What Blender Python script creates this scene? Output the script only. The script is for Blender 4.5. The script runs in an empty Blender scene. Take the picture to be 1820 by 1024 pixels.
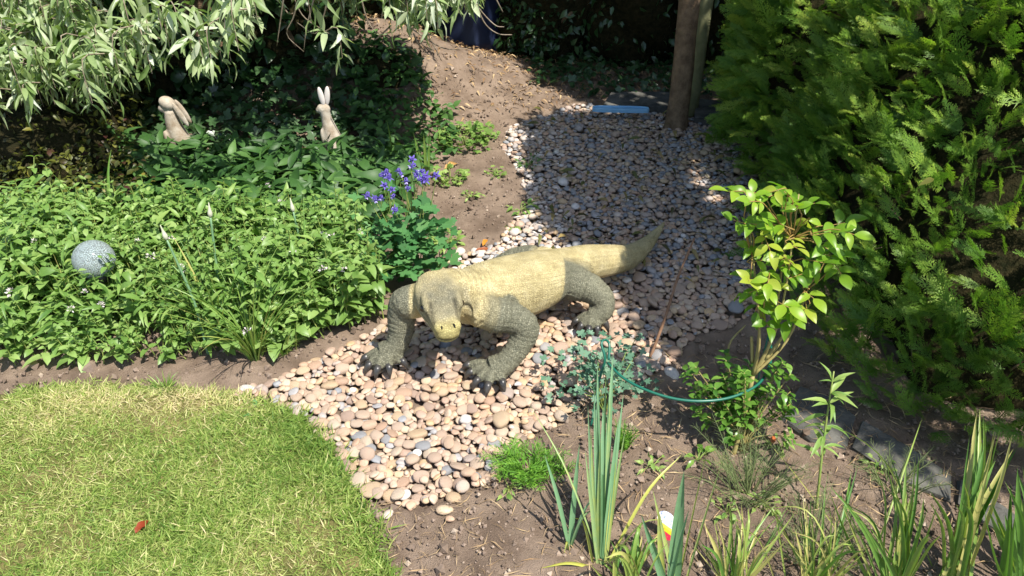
import bpy, math, random, os
import numpy as np
from mathutils import Vector, Matrix

R = math.radians
random.seed(7)
rng = np.random.default_rng(7)
scene = bpy.context.scene
col = scene.collection

# ------------------------------------------------------------------ camera, sky, sun, exposure
CAM_H, PITCH, FPX = 1.5, R(33), 1375.0
cam_d = bpy.data.cameras.new('camera')
cam = bpy.data.objects.new('camera', cam_d)
col.objects.link(cam)
cam.location = (0, 0, CAM_H)
cam.rotation_euler = (R(90) - PITCH, 0, 0)
cam_d.sensor_width = 36
cam_d.lens = 36 * FPX / 1820
cam_d.clip_start = 0.02
cam_d.clip_end = 500
scene.camera = cam

SUN_EL = R(60)
SUN_DIR = Vector((0.69 * math.cos(SUN_EL), -0.72 * math.cos(SUN_EL), math.sin(SUN_EL))).normalized()   # towards the sun
world = bpy.data.worlds.new('World')
scene.world = world
world.use_nodes = True
nt = world.node_tree
sky = nt.nodes.new('ShaderNodeTexSky')
sky.sky_type = 'NISHITA'
sky.sun_disc = False
sky.sun_elevation = math.asin(SUN_DIR.z)
sky.sun_rotation = math.atan2(SUN_DIR.x, SUN_DIR.y)
nt.links.new(sky.outputs['Color'], nt.nodes['Background'].inputs['Color'])
nt.nodes['Background'].inputs['Strength'].default_value = 0.12
sun_d = bpy.data.lights.new('sun', 'SUN')
sun_d.energy = 4.6
sun_d.angle = R(0.5)
sun_d.color = (1.0, 0.95, 0.86)
sun = bpy.data.objects.new('sun', sun_d)
col.objects.link(sun)
sun.rotation_euler = SUN_DIR.to_track_quat('Z', 'Y').to_euler()
scene.view_settings.view_transform = 'Standard'
scene.view_settings.look = 'None'
scene.view_settings.exposure = 0.98
scene.view_settings.gamma = 1
scene.view_settings.use_curve_mapping = False
scene.render.engine = 'CYCLES'
scene.cycles.max_bounces = 8
scene.cycles.transparent_max_bounces = 12
scene.cycles.caustics_reflective = False
scene.cycles.caustics_refractive = False
scene.cycles.use_denoising = True

# ------------------------------------------------------------------ helpers
def at(px, py, z=0.0):
    """ground-plan helper: the point of the garden at height z that the surveyed picture position stands for"""
    u = (px - 910) / FPX
    v = (512 - py) / FPX
    d = np.array([u, math.cos(PITCH) + v * math.sin(PITCH), -math.sin(PITCH) + v * math.cos(PITCH)])
    t = (z - CAM_H) / d[2]
    return np.array([0, 0, CAM_H]) + d * t

def at_y(px, py, Y):
    u = (px - 910) / FPX
    v = (512 - py) / FPX
    d = np.array([u, math.cos(PITCH) + v * math.sin(PITCH), -math.sin(PITCH) + v * math.cos(PITCH)])
    return np.array([0, 0, CAM_H]) + d * (Y / d[1])

def poly_at(pts, z=0.0):
    return np.array([at(x, y, z)[:2] for x, y in pts])

def inside(poly, x, y):
    x = np.asarray(x, float); y = np.asarray(y, float)
    r = np.zeros(x.shape, bool)
    j = len(poly) - 1
    for i in range(len(poly)):
        xi, yi = poly[i]; xj, yj = poly[j]
        c = ((yi > y) != (yj > y)) & (x < (xj - xi) * (y - yi) / (yj - yi + 1e-12) + xi)
        r ^= c
        j = i
    return r

def edge_dist(poly, x, y):
    x = np.asarray(x, float); y = np.asarray(y, float)
    best = np.full(x.shape, 1e9)
    for i in range(len(poly)):
        a = poly[i]; b = poly[(i + 1) % len(poly)]
        d = b - a
        t = np.clip(((x - a[0]) * d[0] + (y - a[1]) * d[1]) / (d @ d + 1e-12), 0, 1)
        best = np.minimum(best, np.hypot(x - a[0] - t * d[0], y - a[1] - t * d[1]))
    return best

def vnoise(x, y, s, seed=0):
    """smooth value noise, about -1..1"""
    x = np.asarray(x, float) / s + 1000.5 + seed * 17.3
    y = np.asarray(y, float) / s + 1000.5 + seed * 9.1
    xi = np.floor(x).astype(np.int64); yi = np.floor(y).astype(np.int64)
    fx = x - xi; fy = y - yi
    fx = fx * fx * (3 - 2 * fx); fy = fy * fy * (3 - 2 * fy)
    def h(a, b):
        n = (a * 374761393 + b * 668265263 + seed * 144665) & 0xffffffff
        n = ((n ^ (n >> 13)) * 1274126177) & 0xffffffff
        return ((n ^ (n >> 16)) & 0xffff) / 32767.5 - 1
    a = h(xi, yi); b = h(xi + 1, yi); c = h(xi, yi + 1); d = h(xi + 1, yi + 1)
    return (a * (1 - fx) + b * fx) * (1 - fy) + (c * (1 - fx) + d * fx) * fy

def tag(o, label=None, cat=None, group=None, kind=None):
    if label: o['label'] = label
    if cat: o['category'] = cat
    if group: o['group'] = group
    if kind: o['kind'] = kind
    return o

def empty(name, loc=(0, 0, 0)):
    o = bpy.data.objects.new(name, None)
    o.empty_display_size = 0.05
    o.location = tuple(float(c) for c in loc)
    col.objects.link(o)
    return o

def make_mesh(name, V, faces, tint=None, smooth=True, mat_idx=None):
    """faces: list of (n,k) int arrays"""
    me = bpy.data.meshes.new(name)
    V = np.asarray(V, np.float32)
    faces = [np.asarray(f, np.int32) for f in faces if len(f)]
    nl = sum(f.size for f in faces); npoly = sum(len(f) for f in faces)
    me.vertices.add(len(V)); me.vertices.foreach_set('co', V.ravel())
    me.loops.add(nl); me.polygons.add(npoly)
    me.loops.foreach_set('vertex_index', np.concatenate([f.ravel() for f in faces]))
    starts = []; s = 0
    for f in faces:
        k = f.shape[1]
        starts.append(s + np.arange(len(f)) * k); s += f.size
    me.polygons.foreach_set('loop_start', np.concatenate(starts).astype(np.int32))
    me.polygons.foreach_set('use_smooth', np.full(npoly, smooth))
    if mat_idx is not None:
        me.polygons.foreach_set('material_index', np.asarray(mat_idx, np.int32))
    if tint is not None:
        a = me.attributes.new('tint', 'FLOAT', 'POINT')
        a.data.foreach_set('value', np.asarray(tint, np.float32))
    me.update(calc_edges=True)
    return me

def world_of(o):
    b = o.matrix_basis
    return b if o.parent is None else world_of(o.parent) @ o.matrix_parent_inverse @ b

def obj(name, me, mats, parent=None):
    """link a mesh; vertices are given in world space, so a child keeps its place under an Empty that only has a location"""
    o = bpy.data.objects.new(name, me)
    for m in (mats if isinstance(mats, (list, tuple)) else [mats]):
        if m.name not in [x.name for x in me.materials if x]:
            me.materials.append(m)
    col.objects.link(o)
    if parent is not None:
        o.parent = parent
        o.matrix_parent_inverse = world_of(parent).inverted()
    return o

class Acc:
    """collects shapes into one mesh"""
    def __init__(s): s.V = []; s.F = {}; s.T = []; s.n = 0
    def raw(s, V, F, t=0.5):
        V = np.asarray(V, float)
        for f in (F if isinstance(F, list) else [F]):
            f = np.asarray(f, np.int64)
            if len(f): s.F.setdefault(f.shape[1], []).append(f + s.n)
        s.V.append(V); s.T.append(np.full(len(V), t) if np.ndim(t) == 0 else np.asarray(t)); s.n += len(V)
        return s
    def many(s, V, F, M, t, tv=0.0):
        """copies of a template under matrices M (n,4,4), tint t (n,)"""
        M = np.asarray(M, float)
        if len(M) == 0: return s
        V = np.asarray(V, float)
        W = np.einsum('nij,vj->nvi', M[:, :3, :3], V) + M[:, None, :3, 3]
        n, k = len(M), len(V)
        off = (np.arange(n) * k)[:, None, None]
        for f in (F if isinstance(F, list) else [F]):
            f = np.asarray(f, np.int64)
            if len(f): s.F.setdefault(f.shape[1], []).append((f[None] + off).reshape(-1, f.shape[1]) + s.n)
        s.V.append(W.reshape(-1, 3)); s.T.append((np.asarray(t, float)[:, None] + np.broadcast_to(tv, (k,))[None]).ravel()); s.n += n * k
        return s
    def build(s, name, mats, parent=None, smooth=True):
        me = make_mesh(name, np.concatenate(s.V), [np.concatenate(v) for v in s.F.values()], np.concatenate(s.T), smooth)
        return obj(name, me, mats, parent)

def unit(v):
    v = np.asarray(v, float)
    return v / (np.linalg.norm(v, axis=-1, keepdims=True) + 1e-12)

def frames(pos, axis, nor, size):
    """matrices with local +Y along axis, +Z near nor"""
    pos = np.asarray(pos, float); y = unit(axis)
    x = unit(np.cross(y, nor)); z = np.cross(x, y)
    n = len(pos)
    M = np.zeros((n, 4, 4)); s = np.broadcast_to(np.asarray(size, float), (n,))[:, None]
    M[:, :3, 0] = x * s; M[:, :3, 1] = y * s; M[:, :3, 2] = z * s; M[:, :3, 3] = pos; M[:, 3, 3] = 1
    return M

def tube(path, radii, k=6, cap=True):
    P = np.asarray(path, float); n = len(P)
    radii = np.broadcast_to(np.asarray(radii, float), (n,))
    T = np.gradient(P, axis=0); T = unit(T)
    ref = np.array([0, 0, 1.0]) if abs(T[0, 2]) < 0.9 else np.array([1.0, 0, 0])
    V = []; u = None
    for i in range(n):
        u = np.cross(T[i], ref) if u is None else u - T[i] * (u @ T[i])
        u = unit(u); w = np.cross(T[i], u)
        a = np.arange(k) * 2 * math.pi / k
        V.append(P[i] + radii[i] * (np.cos(a)[:, None] * u + np.sin(a)[:, None] * w))
    V = np.concatenate(V)
    q = []
    for i in range(n - 1):
        for j in range(k):
            q.append((i * k + j, i * k + (j + 1) % k, (i + 1) * k + (j + 1) % k, (i + 1) * k + j))
    F = [np.array(q)]
    if cap:
        t = [(0, j + 1, j) for j in range(1, k - 1)] + [((n - 1) * k, (n - 1) * k + j, (n - 1) * k + j + 1) for j in range(1, k - 1)]
        F.append(np.array(t))
    return V, F

def spline(pts, n):
    """Catmull-Rom through rows of any width"""
    P = np.asarray(pts, float)
    P = np.vstack([2 * P[0] - P[1], P, 2 * P[-1] - P[-2]])
    m = len(P) - 3
    out = []
    for t in np.linspace(0, m - 1e-6, n):
        i = int(t); f = t - i
        a, b, c, d = P[i], P[i + 1], P[i + 2], P[i + 3]
        out.append(0.5 * (2 * b + (c - a) * f + (2 * a - 5 * b + 4 * c - d) * f * f + (3 * b - a - 3 * c + d) * f ** 3))
    return np.array(out)

def leaf(width=0.35, segs=5, curl=0.25, fold=0.18, tip=1.0, belly=0.42, serr=0.0, wav=0.0):
    """unit leaf along +Y with a folded midrib; quads"""
    V = []; n = segs
    for i in range(n + 1):
        t = i / n
        w = width * 0.5 * (math.sin(math.pi * t ** (math.log(0.5) / math.log(belly)))) ** tip
        if i == 0: w = width * 0.03
        if i == n: w = width * 0.01
        if serr and 0 < i < n: w *= 1 + serr * (1 if i % 2 else -1)
        z = -curl * t * t + 0.06 * math.sin(t * 3)
        f = fold * w * 2
        k = wav * math.sin(i * 2.3)
        V += [(-w, t, z + f + k * w), (0, t, z), (w, t, z + f - k * w)]
    q = []
    for i in range(n):
        a = i * 3; b = a + 3
        q += [(a, a + 1, b + 1, b), (a + 1, a + 2, b + 2, b + 1)]
    return np.array(V), np.array(q)

def strap(base, tip_dir, length, width, bend, segs=9, fold=0.25, droop_dir=None, twist=0.0, taper=0.6):
    """one long strap leaf: starts along tip_dir and bends over towards droop_dir"""
    d = unit(np.asarray(tip_dir, float)); p = np.asarray(base, float).copy()
    dd = np.array([d[0], d[1], 0]) if droop_dir is None else np.asarray(droop_dir, float)
    dd = unit(dd + np.array([0, 0, -0.55]))
    V = []; side0 = unit(np.cross(d, [0, 0, 1.0]) if abs(d[2]) < 0.999 else np.array([1.0, 0, 0]))
    ang = random.uniform(-1.4, 1.4) if twist is None else twist
    st = length / segs
    for i in range(segs + 1):
        t = i / segs
        w = width * 0.5 * min(1, 0.55 + t * 2.2) * (1 - t ** (1 / (1 - taper + 1e-3)) if t < 1 else 0.0)
        w = max(w, width * 0.02)
        side = side0 - d * (side0 @ d); side = unit(side)
        nrm = np.cross(side, d)
        s2 = side * math.cos(ang) + nrm * math.sin(ang); n2 = np.cross(s2, d)
        V += [p - s2 * w + n2 * w * fold * 2, p, p + s2 * w + n2 * w * fold * 2]
        p = p + d * st
        d = unit(d + dd * bend * st / length * (0.4 + 1.6 * t))
    q = []
    for i in range(segs):
        a = i * 3; b = a + 3
        q += [(a, a + 1, b + 1, b), (a + 1, a + 2, b + 2, b + 1)]
    return np.array(V), np.array(q)

def lobed(nl=3, depth=.32, k=24, cup=.12):
    V = [(0, 0.05, 0)]; a = np.linspace(-2.2, 2.2, k)
    for x in a:
        r = .5 * (1 - depth * (0.5 - 0.5 * math.cos(x * nl * 1.43 + math.pi)) ** 2) * (.78 + .22 * math.cos(x * .7)) * (1 + .06 * math.cos(x * 13))
        V.append((math.sin(x) * r, .42 + math.cos(x) * r, cup * r - .22 * r * r))
    V[0] = (0, .3, 0)
    return np.array(V), np.array([(0, i + 1, i) for i in range(1, k)])

def rand_dirs(n, zlo=-1, zhi=1):
    z = rng.uniform(zlo, zhi, n); a = rng.uniform(0, 2 * math.pi, n); r = np.sqrt(1 - z * z)
    return np.stack([r * np.cos(a), r * np.sin(a), z], 1)

def icosphere(sub):
    t = (1 + 5 ** .5) / 2
    V = [(-1, t, 0), (1, t, 0), (-1, -t, 0), (1, -t, 0), (0, -1, t), (0, 1, t), (0, -1, -t), (0, 1, -t), (t, 0, -1), (t, 0, 1), (-t, 0, -1), (-t, 0, 1)]
    F = [(0, 11, 5), (0, 5, 1), (0, 1, 7), (0, 7, 10), (0, 10, 11), (1, 5, 9), (5, 11, 4), (11, 10, 2), (10, 7, 6), (7, 1, 8), (3, 9, 4), (3, 4, 2), (3, 2, 6), (3, 6, 8), (3, 8, 9), (4, 9, 5), (2, 4, 11), (6, 2, 10), (8, 6, 7), (9, 8, 1)]
    V = [np.array(v) / np.linalg.norm(v) for v in V]
    for _ in range(sub):
        cache = {}; G = []
        def mid(a, b):
            k = (min(a, b), max(a, b))
            if k not in cache:
                m = V[a] + V[b]; V.append(m / np.linalg.norm(m)); cache[k] = len(V) - 1
            return cache[k]
        for a, b, c in F:
            x, y, z = mid(a, b), mid(b, c), mid(c, a)
            G += [(a, x, z), (b, y, x), (c, z, y), (x, y, z)]
        F = G
    return np.array(V), np.array(F)

def part_leaves(parent, name, templates, mats4, tints, material, limit, rest_name, sort=True):
    """the leaves that show largest become objects of their own (sharing mesh data), the rest ONE part of kind stuff"""
    mats4 = np.asarray(mats4); tints = np.asarray(tints)
    n = len(mats4)
    size = np.linalg.norm(mats4[:, :3, 1], axis=1)
    d = np.linalg.norm(mats4[:, :3, 3] - np.array([0, 0, CAM_H]), axis=1)
    order = np.argsort(-(size / d)) if sort else np.arange(n)
    meshes = []
    for ti, (V, F) in enumerate(templates):
        row = []
        for tv in (0.12, 0.38, 0.62, 0.88):
            me = make_mesh(name, V, [F] if not isinstance(F, list) else F, np.full(len(V), tv))
            me.materials.append(material)
            row.append(me)
        meshes.append(row)
    inv = world_of(parent).inverted()
    pick = np.arange(n) % len(templates)
    for i in order[:limit]:
        me = meshes[pick[i]][min(3, int(tints[i] * 4))]
        o = bpy.data.objects.new(name, me)
        col.objects.link(o)
        o.parent = parent
        o.matrix_parent_inverse = inv
        o.matrix_basis = Matrix(mats4[i].tolist())
    rest = order[limit:]
    if len(rest):
        acc = Acc()
        for ti, (V, F) in enumerate(templates):
            r = rest[pick[rest] == ti]
            acc.many(V, F, mats4[r], tints[r])
        o = acc.build(rest_name, material, parent)
        o['kind'] = 'stuff'

# ------------------------------------------------------------------ materials
def new_mat(name):
    m = bpy.data.materials.new(name); m.use_nodes = True
    t = m.node_tree
    return m, t, t.nodes['Principled BSDF'], t.nodes['Material Output']

def N(t, kind, **kw):
    n = t.nodes.new(kind)
    for k, v in kw.items():
        if k in n.inputs: n.inputs[k].default_value = v
        else: setattr(n, k, v)
    return n

def ramp(t, stops, fac):
    r = t.nodes.new('ShaderNodeValToRGB')
    e = r.color_ramp.elements
    while len(e) < len(stops): e.new(0.5)
    for i, (p, c) in enumerate(stops):
        e[i].position = p; e[i].color = (*c, 1)
    t.links.new(fac, r.inputs['Fac'])
    return r.outputs['Color']

def leaf_mat(name, stops, trans=0.35, rough=0.45, spec=0.4, tcol=(1.15, 1.25, 0.55), vein=0.0):
    m, t, b, out = new_mat(name)
    a = N(t, 'ShaderNodeAttribute', attribute_name='tint')
    tc = N(t, 'ShaderNodeTexCoord')
    nz = N(t, 'ShaderNodeTexNoise', Scale=60.0, Detail=2.0)
    t.links.new(tc.outputs['Object'], nz.inputs['Vector'])
    ad = N(t, 'ShaderNodeMath', operation='MULTIPLY_ADD')
    t.links.new(nz.outputs['Fac'], ad.inputs[0]); ad.inputs[1].default_value = 0.3
    t.links.new(a.outputs['Fac'], ad.inputs[2])
    sb = N(t, 'ShaderNodeMath', operation='SUBTRACT'); t.links.new(ad.outputs[0], sb.inputs[0]); sb.inputs[1].default_value = 0.15
    c = ramp(t, stops, sb.outputs[0])
    t.links.new(c, b.inputs['Base Color'])
    b.inputs['Roughness'].default_value = rough
    b.inputs['Specular IOR Level'].default_value = spec
    tr = N(t, 'ShaderNodeBsdfTranslucent')
    mu = N(t, 'ShaderNodeMix', data_type='RGBA', blend_type='MULTIPLY')
    mu.inputs['Factor'].default_value = 1
    t.links.new(c, mu.inputs[6]); mu.inputs[7].default_value = (*tcol, 1)
    t.links.new(mu.outputs[2], tr.inputs['Color'])
    mx = N(t, 'ShaderNodeMixShader'); mx.inputs[0].default_value = trans
    t.links.new(b.outputs[0], mx.inputs[1]); t.links.new(tr.outputs[0], mx.inputs[2])
    t.links.new(mx.outputs[0], out.inputs['Surface'])
    return m

def plain(name, c, rough=0.6, spec=0.3, noise=0.0, scale=40.0, c2=None, bump=0.0, bscale=120.0, tint_amt=0.0, metallic=0.0):
    m, t, b, out = new_mat(name)
    tc = N(t, 'ShaderNodeTexCoord')
    if c2 is not None:
        nz = N(t, 'ShaderNodeTexNoise', Scale=scale, Detail=6.0, Roughness=0.65)
        t.links.new(tc.outputs['Object'], nz.inputs['Vector'])
        cc = ramp(t, [(0.35, c), (0.65, c2)], nz.outputs['Fac'])
        t.links.new(cc, b.inputs['Base Color'])
    else:
        b.inputs['Base Color'].default_value = (*c, 1)
    b.inputs['Roughness'].default_value = rough
    b.inputs['Specular IOR Level'].default_value = spec
    b.inputs['Metallic'].default_value = metallic
    if bump:
        nb = N(t, 'ShaderNodeTexNoise', Scale=bscale, Detail=5.0, Roughness=0.7)
        t.links.new(tc.outputs['Object'], nb.inputs['Vector'])
        bp = N(t, 'ShaderNodeBump', Strength=1.0, Distance=bump)
        t.links.new(nb.outputs['Fac'], bp.inputs['Height']); t.links.new(bp.outputs['Normal'], b.inputs['Normal'])
    return m

def tint_mat(name, stops, rough=0.7, spec=0.3, grain=0.25, gscale=60.0, bump=0.0, bscale=150.0):
    m, t, b, out = new_mat(name)
    a = N(t, 'ShaderNodeAttribute', attribute_name='tint')
    tc = N(t, 'ShaderNodeTexCoord')
    c = ramp(t, stops, a.outputs['Fac'])
    nz = N(t, 'ShaderNodeTexNoise', Scale=gscale, Detail=5.0, Roughness=0.7)
    t.links.new(tc.outputs['Object'], nz.inputs['Vector'])
    mr = N(t, 'ShaderNodeMapRange'); mr.inputs['To Min'].default_value = 1 - grain; mr.inputs['To Max'].default_value = 1 + grain
    mr.inputs['From Min'].default_value = 0.25; mr.inputs['From Max'].default_value = 0.75
    t.links.new(nz.outputs['Fac'], mr.inputs['Value'])
    vm = N(t, 'ShaderNodeVectorMath', operation='SCALE')
    t.links.new(c, vm.inputs[0]); t.links.new(mr.outputs[0], vm.inputs['Scale'])
    t.links.new(vm.outputs[0], b.inputs['Base Color'])
    b.inputs['Roughness'].default_value = rough; b.inputs['Specular IOR Level'].default_value = spec
    if bump:
        bp = N(t, 'ShaderNodeBump', Strength=1.0, Distance=bump)
        nb = N(t, 'ShaderNodeTexNoise', Scale=bscale, Detail=4.0)
        t.links.new(tc.outputs['Object'], nb.inputs['Vector'])
        t.links.new(nb.outputs['Fac'], bp.inputs['Height']); t.links.new(bp.outputs['Normal'], b.inputs['Normal'])
    return m

M = {}
M['soil'] = plain('soil', (0.165, 0.118, 0.085), 0.95, 0.1, c2=(0.305, 0.228, 0.17), scale=7, bump=0.010, bscale=260)
M['crumb'] = tint_mat('soil_crumb', [(0, (0.10, 0.072, 0.052)), (0.6, (0.24, 0.18, 0.14)), (1, (0.42, 0.34, 0.26))], 0.95, 0.1)
M['litter'] = tint_mat('leaf_litter', [(0, (0.10, 0.055, 0.03)), (0.5, (0.24, 0.15, 0.075)), (1, (0.46, 0.34, 0.19))], 0.8, 0.2)
M['lawn'] = plain('lawn_thatch', (0.10, 0.11, 0.03), 0.95, 0.1, c2=(0.26, 0.21, 0.09), scale=14, bump=0.01, bscale=200)
M['grass'] = leaf_mat('grass_blade', [(0, (0.09, 0.18, 0.03)), (0.4, (0.215, 0.315, 0.062)), (0.7, (0.40, 0.44, 0.145)), (1, (0.63, 0.53, 0.31))], 0.3, 0.5, 0.25)
M['pebble'] = tint_mat('pebble', [(0, (0.22, 0.225, 0.235)), (0.12, (0.32, 0.30, 0.29)), (0.22, (0.37, 0.265, 0.20)), (0.36, (0.43, 0.325, 0.24)), (0.48, (0.31, 0.22, 0.17)), (0.58, (0.42, 0.275, 0.185)), (0.70, (0.45, 0.36, 0.27)), (0.82, (0.42, 0.29, 0.165)), (0.93, (0.46, 0.38, 0.32)), (1, (0.56, 0.52, 0.48))], 0.6, 0.3, 0.22, 60, 0.0015, 220)
M['nettle'] = leaf_mat('nettle_leaf', [(0, (0.075, 0.16, 0.03)), (0.5, (0.165, 0.285, 0.065)), (1, (0.31, 0.43, 0.14))], 0.38, 0.42, 0.45)
M['broad'] = leaf_mat('broad_leaf', [(0, (0.02, 0.06, 0.012)), (0.5, (0.045, 0.115, 0.026)), (1, (0.10, 0.20, 0.05))], 0.3, 0.5, 0.35)
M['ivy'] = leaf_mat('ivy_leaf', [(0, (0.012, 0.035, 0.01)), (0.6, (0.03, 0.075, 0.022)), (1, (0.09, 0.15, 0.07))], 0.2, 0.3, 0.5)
M['berberis'] = leaf_mat('berberis_leaf', [(0, (0.06, 0.02, 0.015)), (0.4, (0.05, 0.06, 0.012)), (0.8, (0.13, 0.14, 0.02)), (1, (0.24, 0.2, 0.04))], 0.35, 0.45, 0.4)
M['silver'] = leaf_mat('silver_leaf', [(0, (0.13, 0.21, 0.06)), (0.45, (0.28, 0.365, 0.155)), (0.8, (0.45, 0.51, 0.32)), (1, (0.66, 0.70, 0.60))], 0.38, 0.45, 0.4, (1.0, 1.15, 0.45))
M['conifer'] = leaf_mat('conifer_spray', [(0, (0.035, 0.095, 0.016)), (0.5, (0.10, 0.21, 0.03)), (0.8, (0.21, 0.34, 0.045)), (1, (0.40, 0.49, 0.08))], 0.45, 0.5, 0.3, (1.05, 1.2, 0.5))
M['rose'] = leaf_mat('rose_leaflet', [(0, (0.10, 0.22, 0.015)), (0.5, (0.19, 0.35, 0.025)), (0.85, (0.30, 0.44, 0.04)), (1, (0.42, 0.42, 0.06))], 0.48, 0.36, 0.45)
M['shrub'] = leaf_mat('shrub_leaf', [(0, (0.04, 0.12, 0.015)), (0.5, (0.09, 0.21, 0.03)), (1, (0.2, 0.34, 0.06))], 0.35, 0.3, 0.5)
M['blue_leaf'] = leaf_mat('blue_green_leaf', [(0, (0.06, 0.15, 0.09)), (0.5, (0.11, 0.22, 0.14)), (1, (0.21, 0.33, 0.22))], 0.28, 0.5, 0.35)
M['columbine'] = leaf_mat('columbine_leaf', [(0, (0.03, 0.11, 0.03)), (0.5, (0.07, 0.2, 0.065)), (1, (0.15, 0.3, 0.10))], 0.33, 0.45, 0.4)
M['petal'] = leaf_mat('violet_petal', [(0, (0.12, 0.08, 0.40)), (0.6, (0.22, 0.17, 0.56)), (1, (0.55, 0.50, 0.78))], 0.35, 0.5, 0.3, (1, 0.9, 1.2))
M['white_petal'] = leaf_mat('white_petal', [(0, (0.6, 0.5, 0.5)), (1, (0.8, 0.76, 0.72))], 0.3, 0.6, 0.2, (1, 1, 1))
M['leek'] = leaf_mat('leek_leaf', [(0, (0.10, 0.22, 0.08)), (0.5, (0.17, 0.31, 0.16)), (0.8, (0.27, 0.36, 0.13)), (1, (0.46, 0.46, 0.09))], 0.28, 0.42, 0.45)
M['strap'] = leaf_mat('strap_leaf', [(0, (0.05, 0.15, 0.02)), (0.5, (0.13, 0.26, 0.05)), (0.85, (0.28, 0.36, 0.08)), (1, (0.48, 0.44, 0.15))], 0.32, 0.4, 0.45)
M['fern'] = leaf_mat('feathery_leaf', [(0, (0.06, 0.17, 0.015)), (0.5, (0.12, 0.28, 0.03)), (1, (0.22, 0.38, 0.05))], 0.3, 0.5, 0.3)
M['weed'] = leaf_mat('weed_leaf', [(0, (0.07, 0.16, 0.03)), (0.5, (0.16, 0.28, 0.06)), (1, (0.3, 0.4, 0.11))], 0.35, 0.45, 0.35)
M['wisp'] = leaf_mat('wispy_leaf', [(0, (0.09, 0.13, 0.045)), (1, (0.2, 0.24, 0.10))], 0.2, 0.6, 0.2)
M['bark'] = plain('bark', (0.12, 0.08, 0.05), 0.9, 0.15, c2=(0.24, 0.165, 0.10), scale=25, bump=0.01, bscale=45)
M['twig'] = plain('twig_bark', (0.16, 0.12, 0.085), 0.8, 0.2, c2=(0.3, 0.25, 0.19), scale=40)
M['green_stem'] = plain('green_stem', (0.14, 0.24, 0.05), 0.5, 0.35, c2=(0.24, 0.26, 0.07), scale=30)
M['woody'] = plain('rose_wood', (0.22, 0.17, 0.06), 0.6, 0.3, c2=(0.3, 0.26, 0.1), scale=40)

# ------------------------------------------------------------------ ground plan
PEB = poly_at([(412, 694), (470, 684), (545, 648), (620, 612), (690, 575), (760, 500), (815, 452), (880, 438), (905, 402), (945, 372), (925, 310), (893, 262), (905, 225), (1035, 188), (1180, 205), (1330, 225), (1345, 330), (1340, 560), (1230, 598), (1195, 640), (1160, 668), (1060, 700), (1005, 745), (900, 800), (878, 850), (800, 888), (735, 905), (650, 885), (618, 838), (585, 795), (545, 745), (480, 716)])
LAWN = poly_at([(-500, 700), (0, 698), (110, 692), (280, 690), (400, 702), (470, 717), (535, 745), (585, 800), (618, 850), (650, 930), (690, 1024), (760, 1250), (-500, 1250)])
# plan of the hedge: its skin at the ground and at 0.9 m height (x, y, x, y)
HEDGE = np.array([(1.70, 4.4, 1.75, 4.4), (1.25, 4.05, 1.30, 4.1), (1.12, 3.66, 1.10, 3.74), (1.06, 3.4, 1.04, 3.52), (1.11, 3.2, 1.12, 3.36), (1.19, 3.06, 1.26, 3.2), (1.08, 2.88, 1.32, 3.0), (.97, 2.66, 1.34, 2.78), (.90, 2.4, 1.40, 2.58), (.93, 2.1, 1.53, 2.42), (.95, 1.80, 1.68, 2.26), (1.04, 1.58, 1.86, 2.12), (1.34, 1.42, 2.12, 1.98), (2.0, 1.40, 2.5, 1.9), (2.7, 1.36, 3.0, 1.8)])

def gz(x, y):
    x = np.asarray(x, float); y = np.asarray(y, float)
    m = 0.38 * np.exp(-((x + 0.85) / 0.55) ** 2 - ((y - 4.36) / 0.5) ** 2)
    m = m + 0.10 * np.exp(-((x + 0.2) / 0.45) ** 2 - ((y - 4.6) / 0.45) ** 2)
    m = m + 0.035 * (1 / (1 + np.exp(-(y - 1.95) / 0.05))) * (1 / (1 + np.exp((x + 0.45) / 0.05)))
    return m

def build_ground():
    xs = np.concatenate([np.linspace(-60, -2.6, 14)[:-1], np.arange(-2.6, 2.4, 0.016), np.linspace(2.4, 60, 14)])
    ys = np.concatenate([np.linspace(-40, 0.8, 10)[:-1], np.arange(0.8, 2.2, 0.012), np.arange(2.2, 5.4, .024), np.linspace(5.4, 90, 16)])
    X, Y = np.meshgrid(xs, ys)
    Z = gz(X, Y)
    near = (np.abs(X) < 2.5) & (Y > 0.85) & (Y < 5.3)
    rough = 0.007 * vnoise(X, Y, 0.11, 1) + 0.005 * vnoise(X, Y, 0.045, 2) + 0.004 * vnoise(X, Y, 0.022, 3) + .01 * np.clip(vnoise(X, Y, .03, 4) - .45, 0, 1)
    pe = inside(PEB, X, Y); la = inside(LAWN, X, Y)
    Z = Z + np.where(near, rough, 0)
    Z = np.where(pe, -0.010 + 0.3 * rough, Z)
    Z = np.where(la, -0.012, Z)
    ny, nx = X.shape
    idx = np.arange(ny * nx).reshape(ny, nx)
    q = np.stack([idx[:-1, :-1], idx[:-1, 1:], idx[1:, 1:], idx[1:, :-1]], -1).reshape(-1, 4)
    o = obj('ground', make_mesh('ground', np.stack([X, Y, Z], -1).reshape(-1, 3), [q]), M['soil'])
    tag(o, 'bare brown soil of the flower beds and the bank behind', kind='structure')
build_ground()

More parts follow.
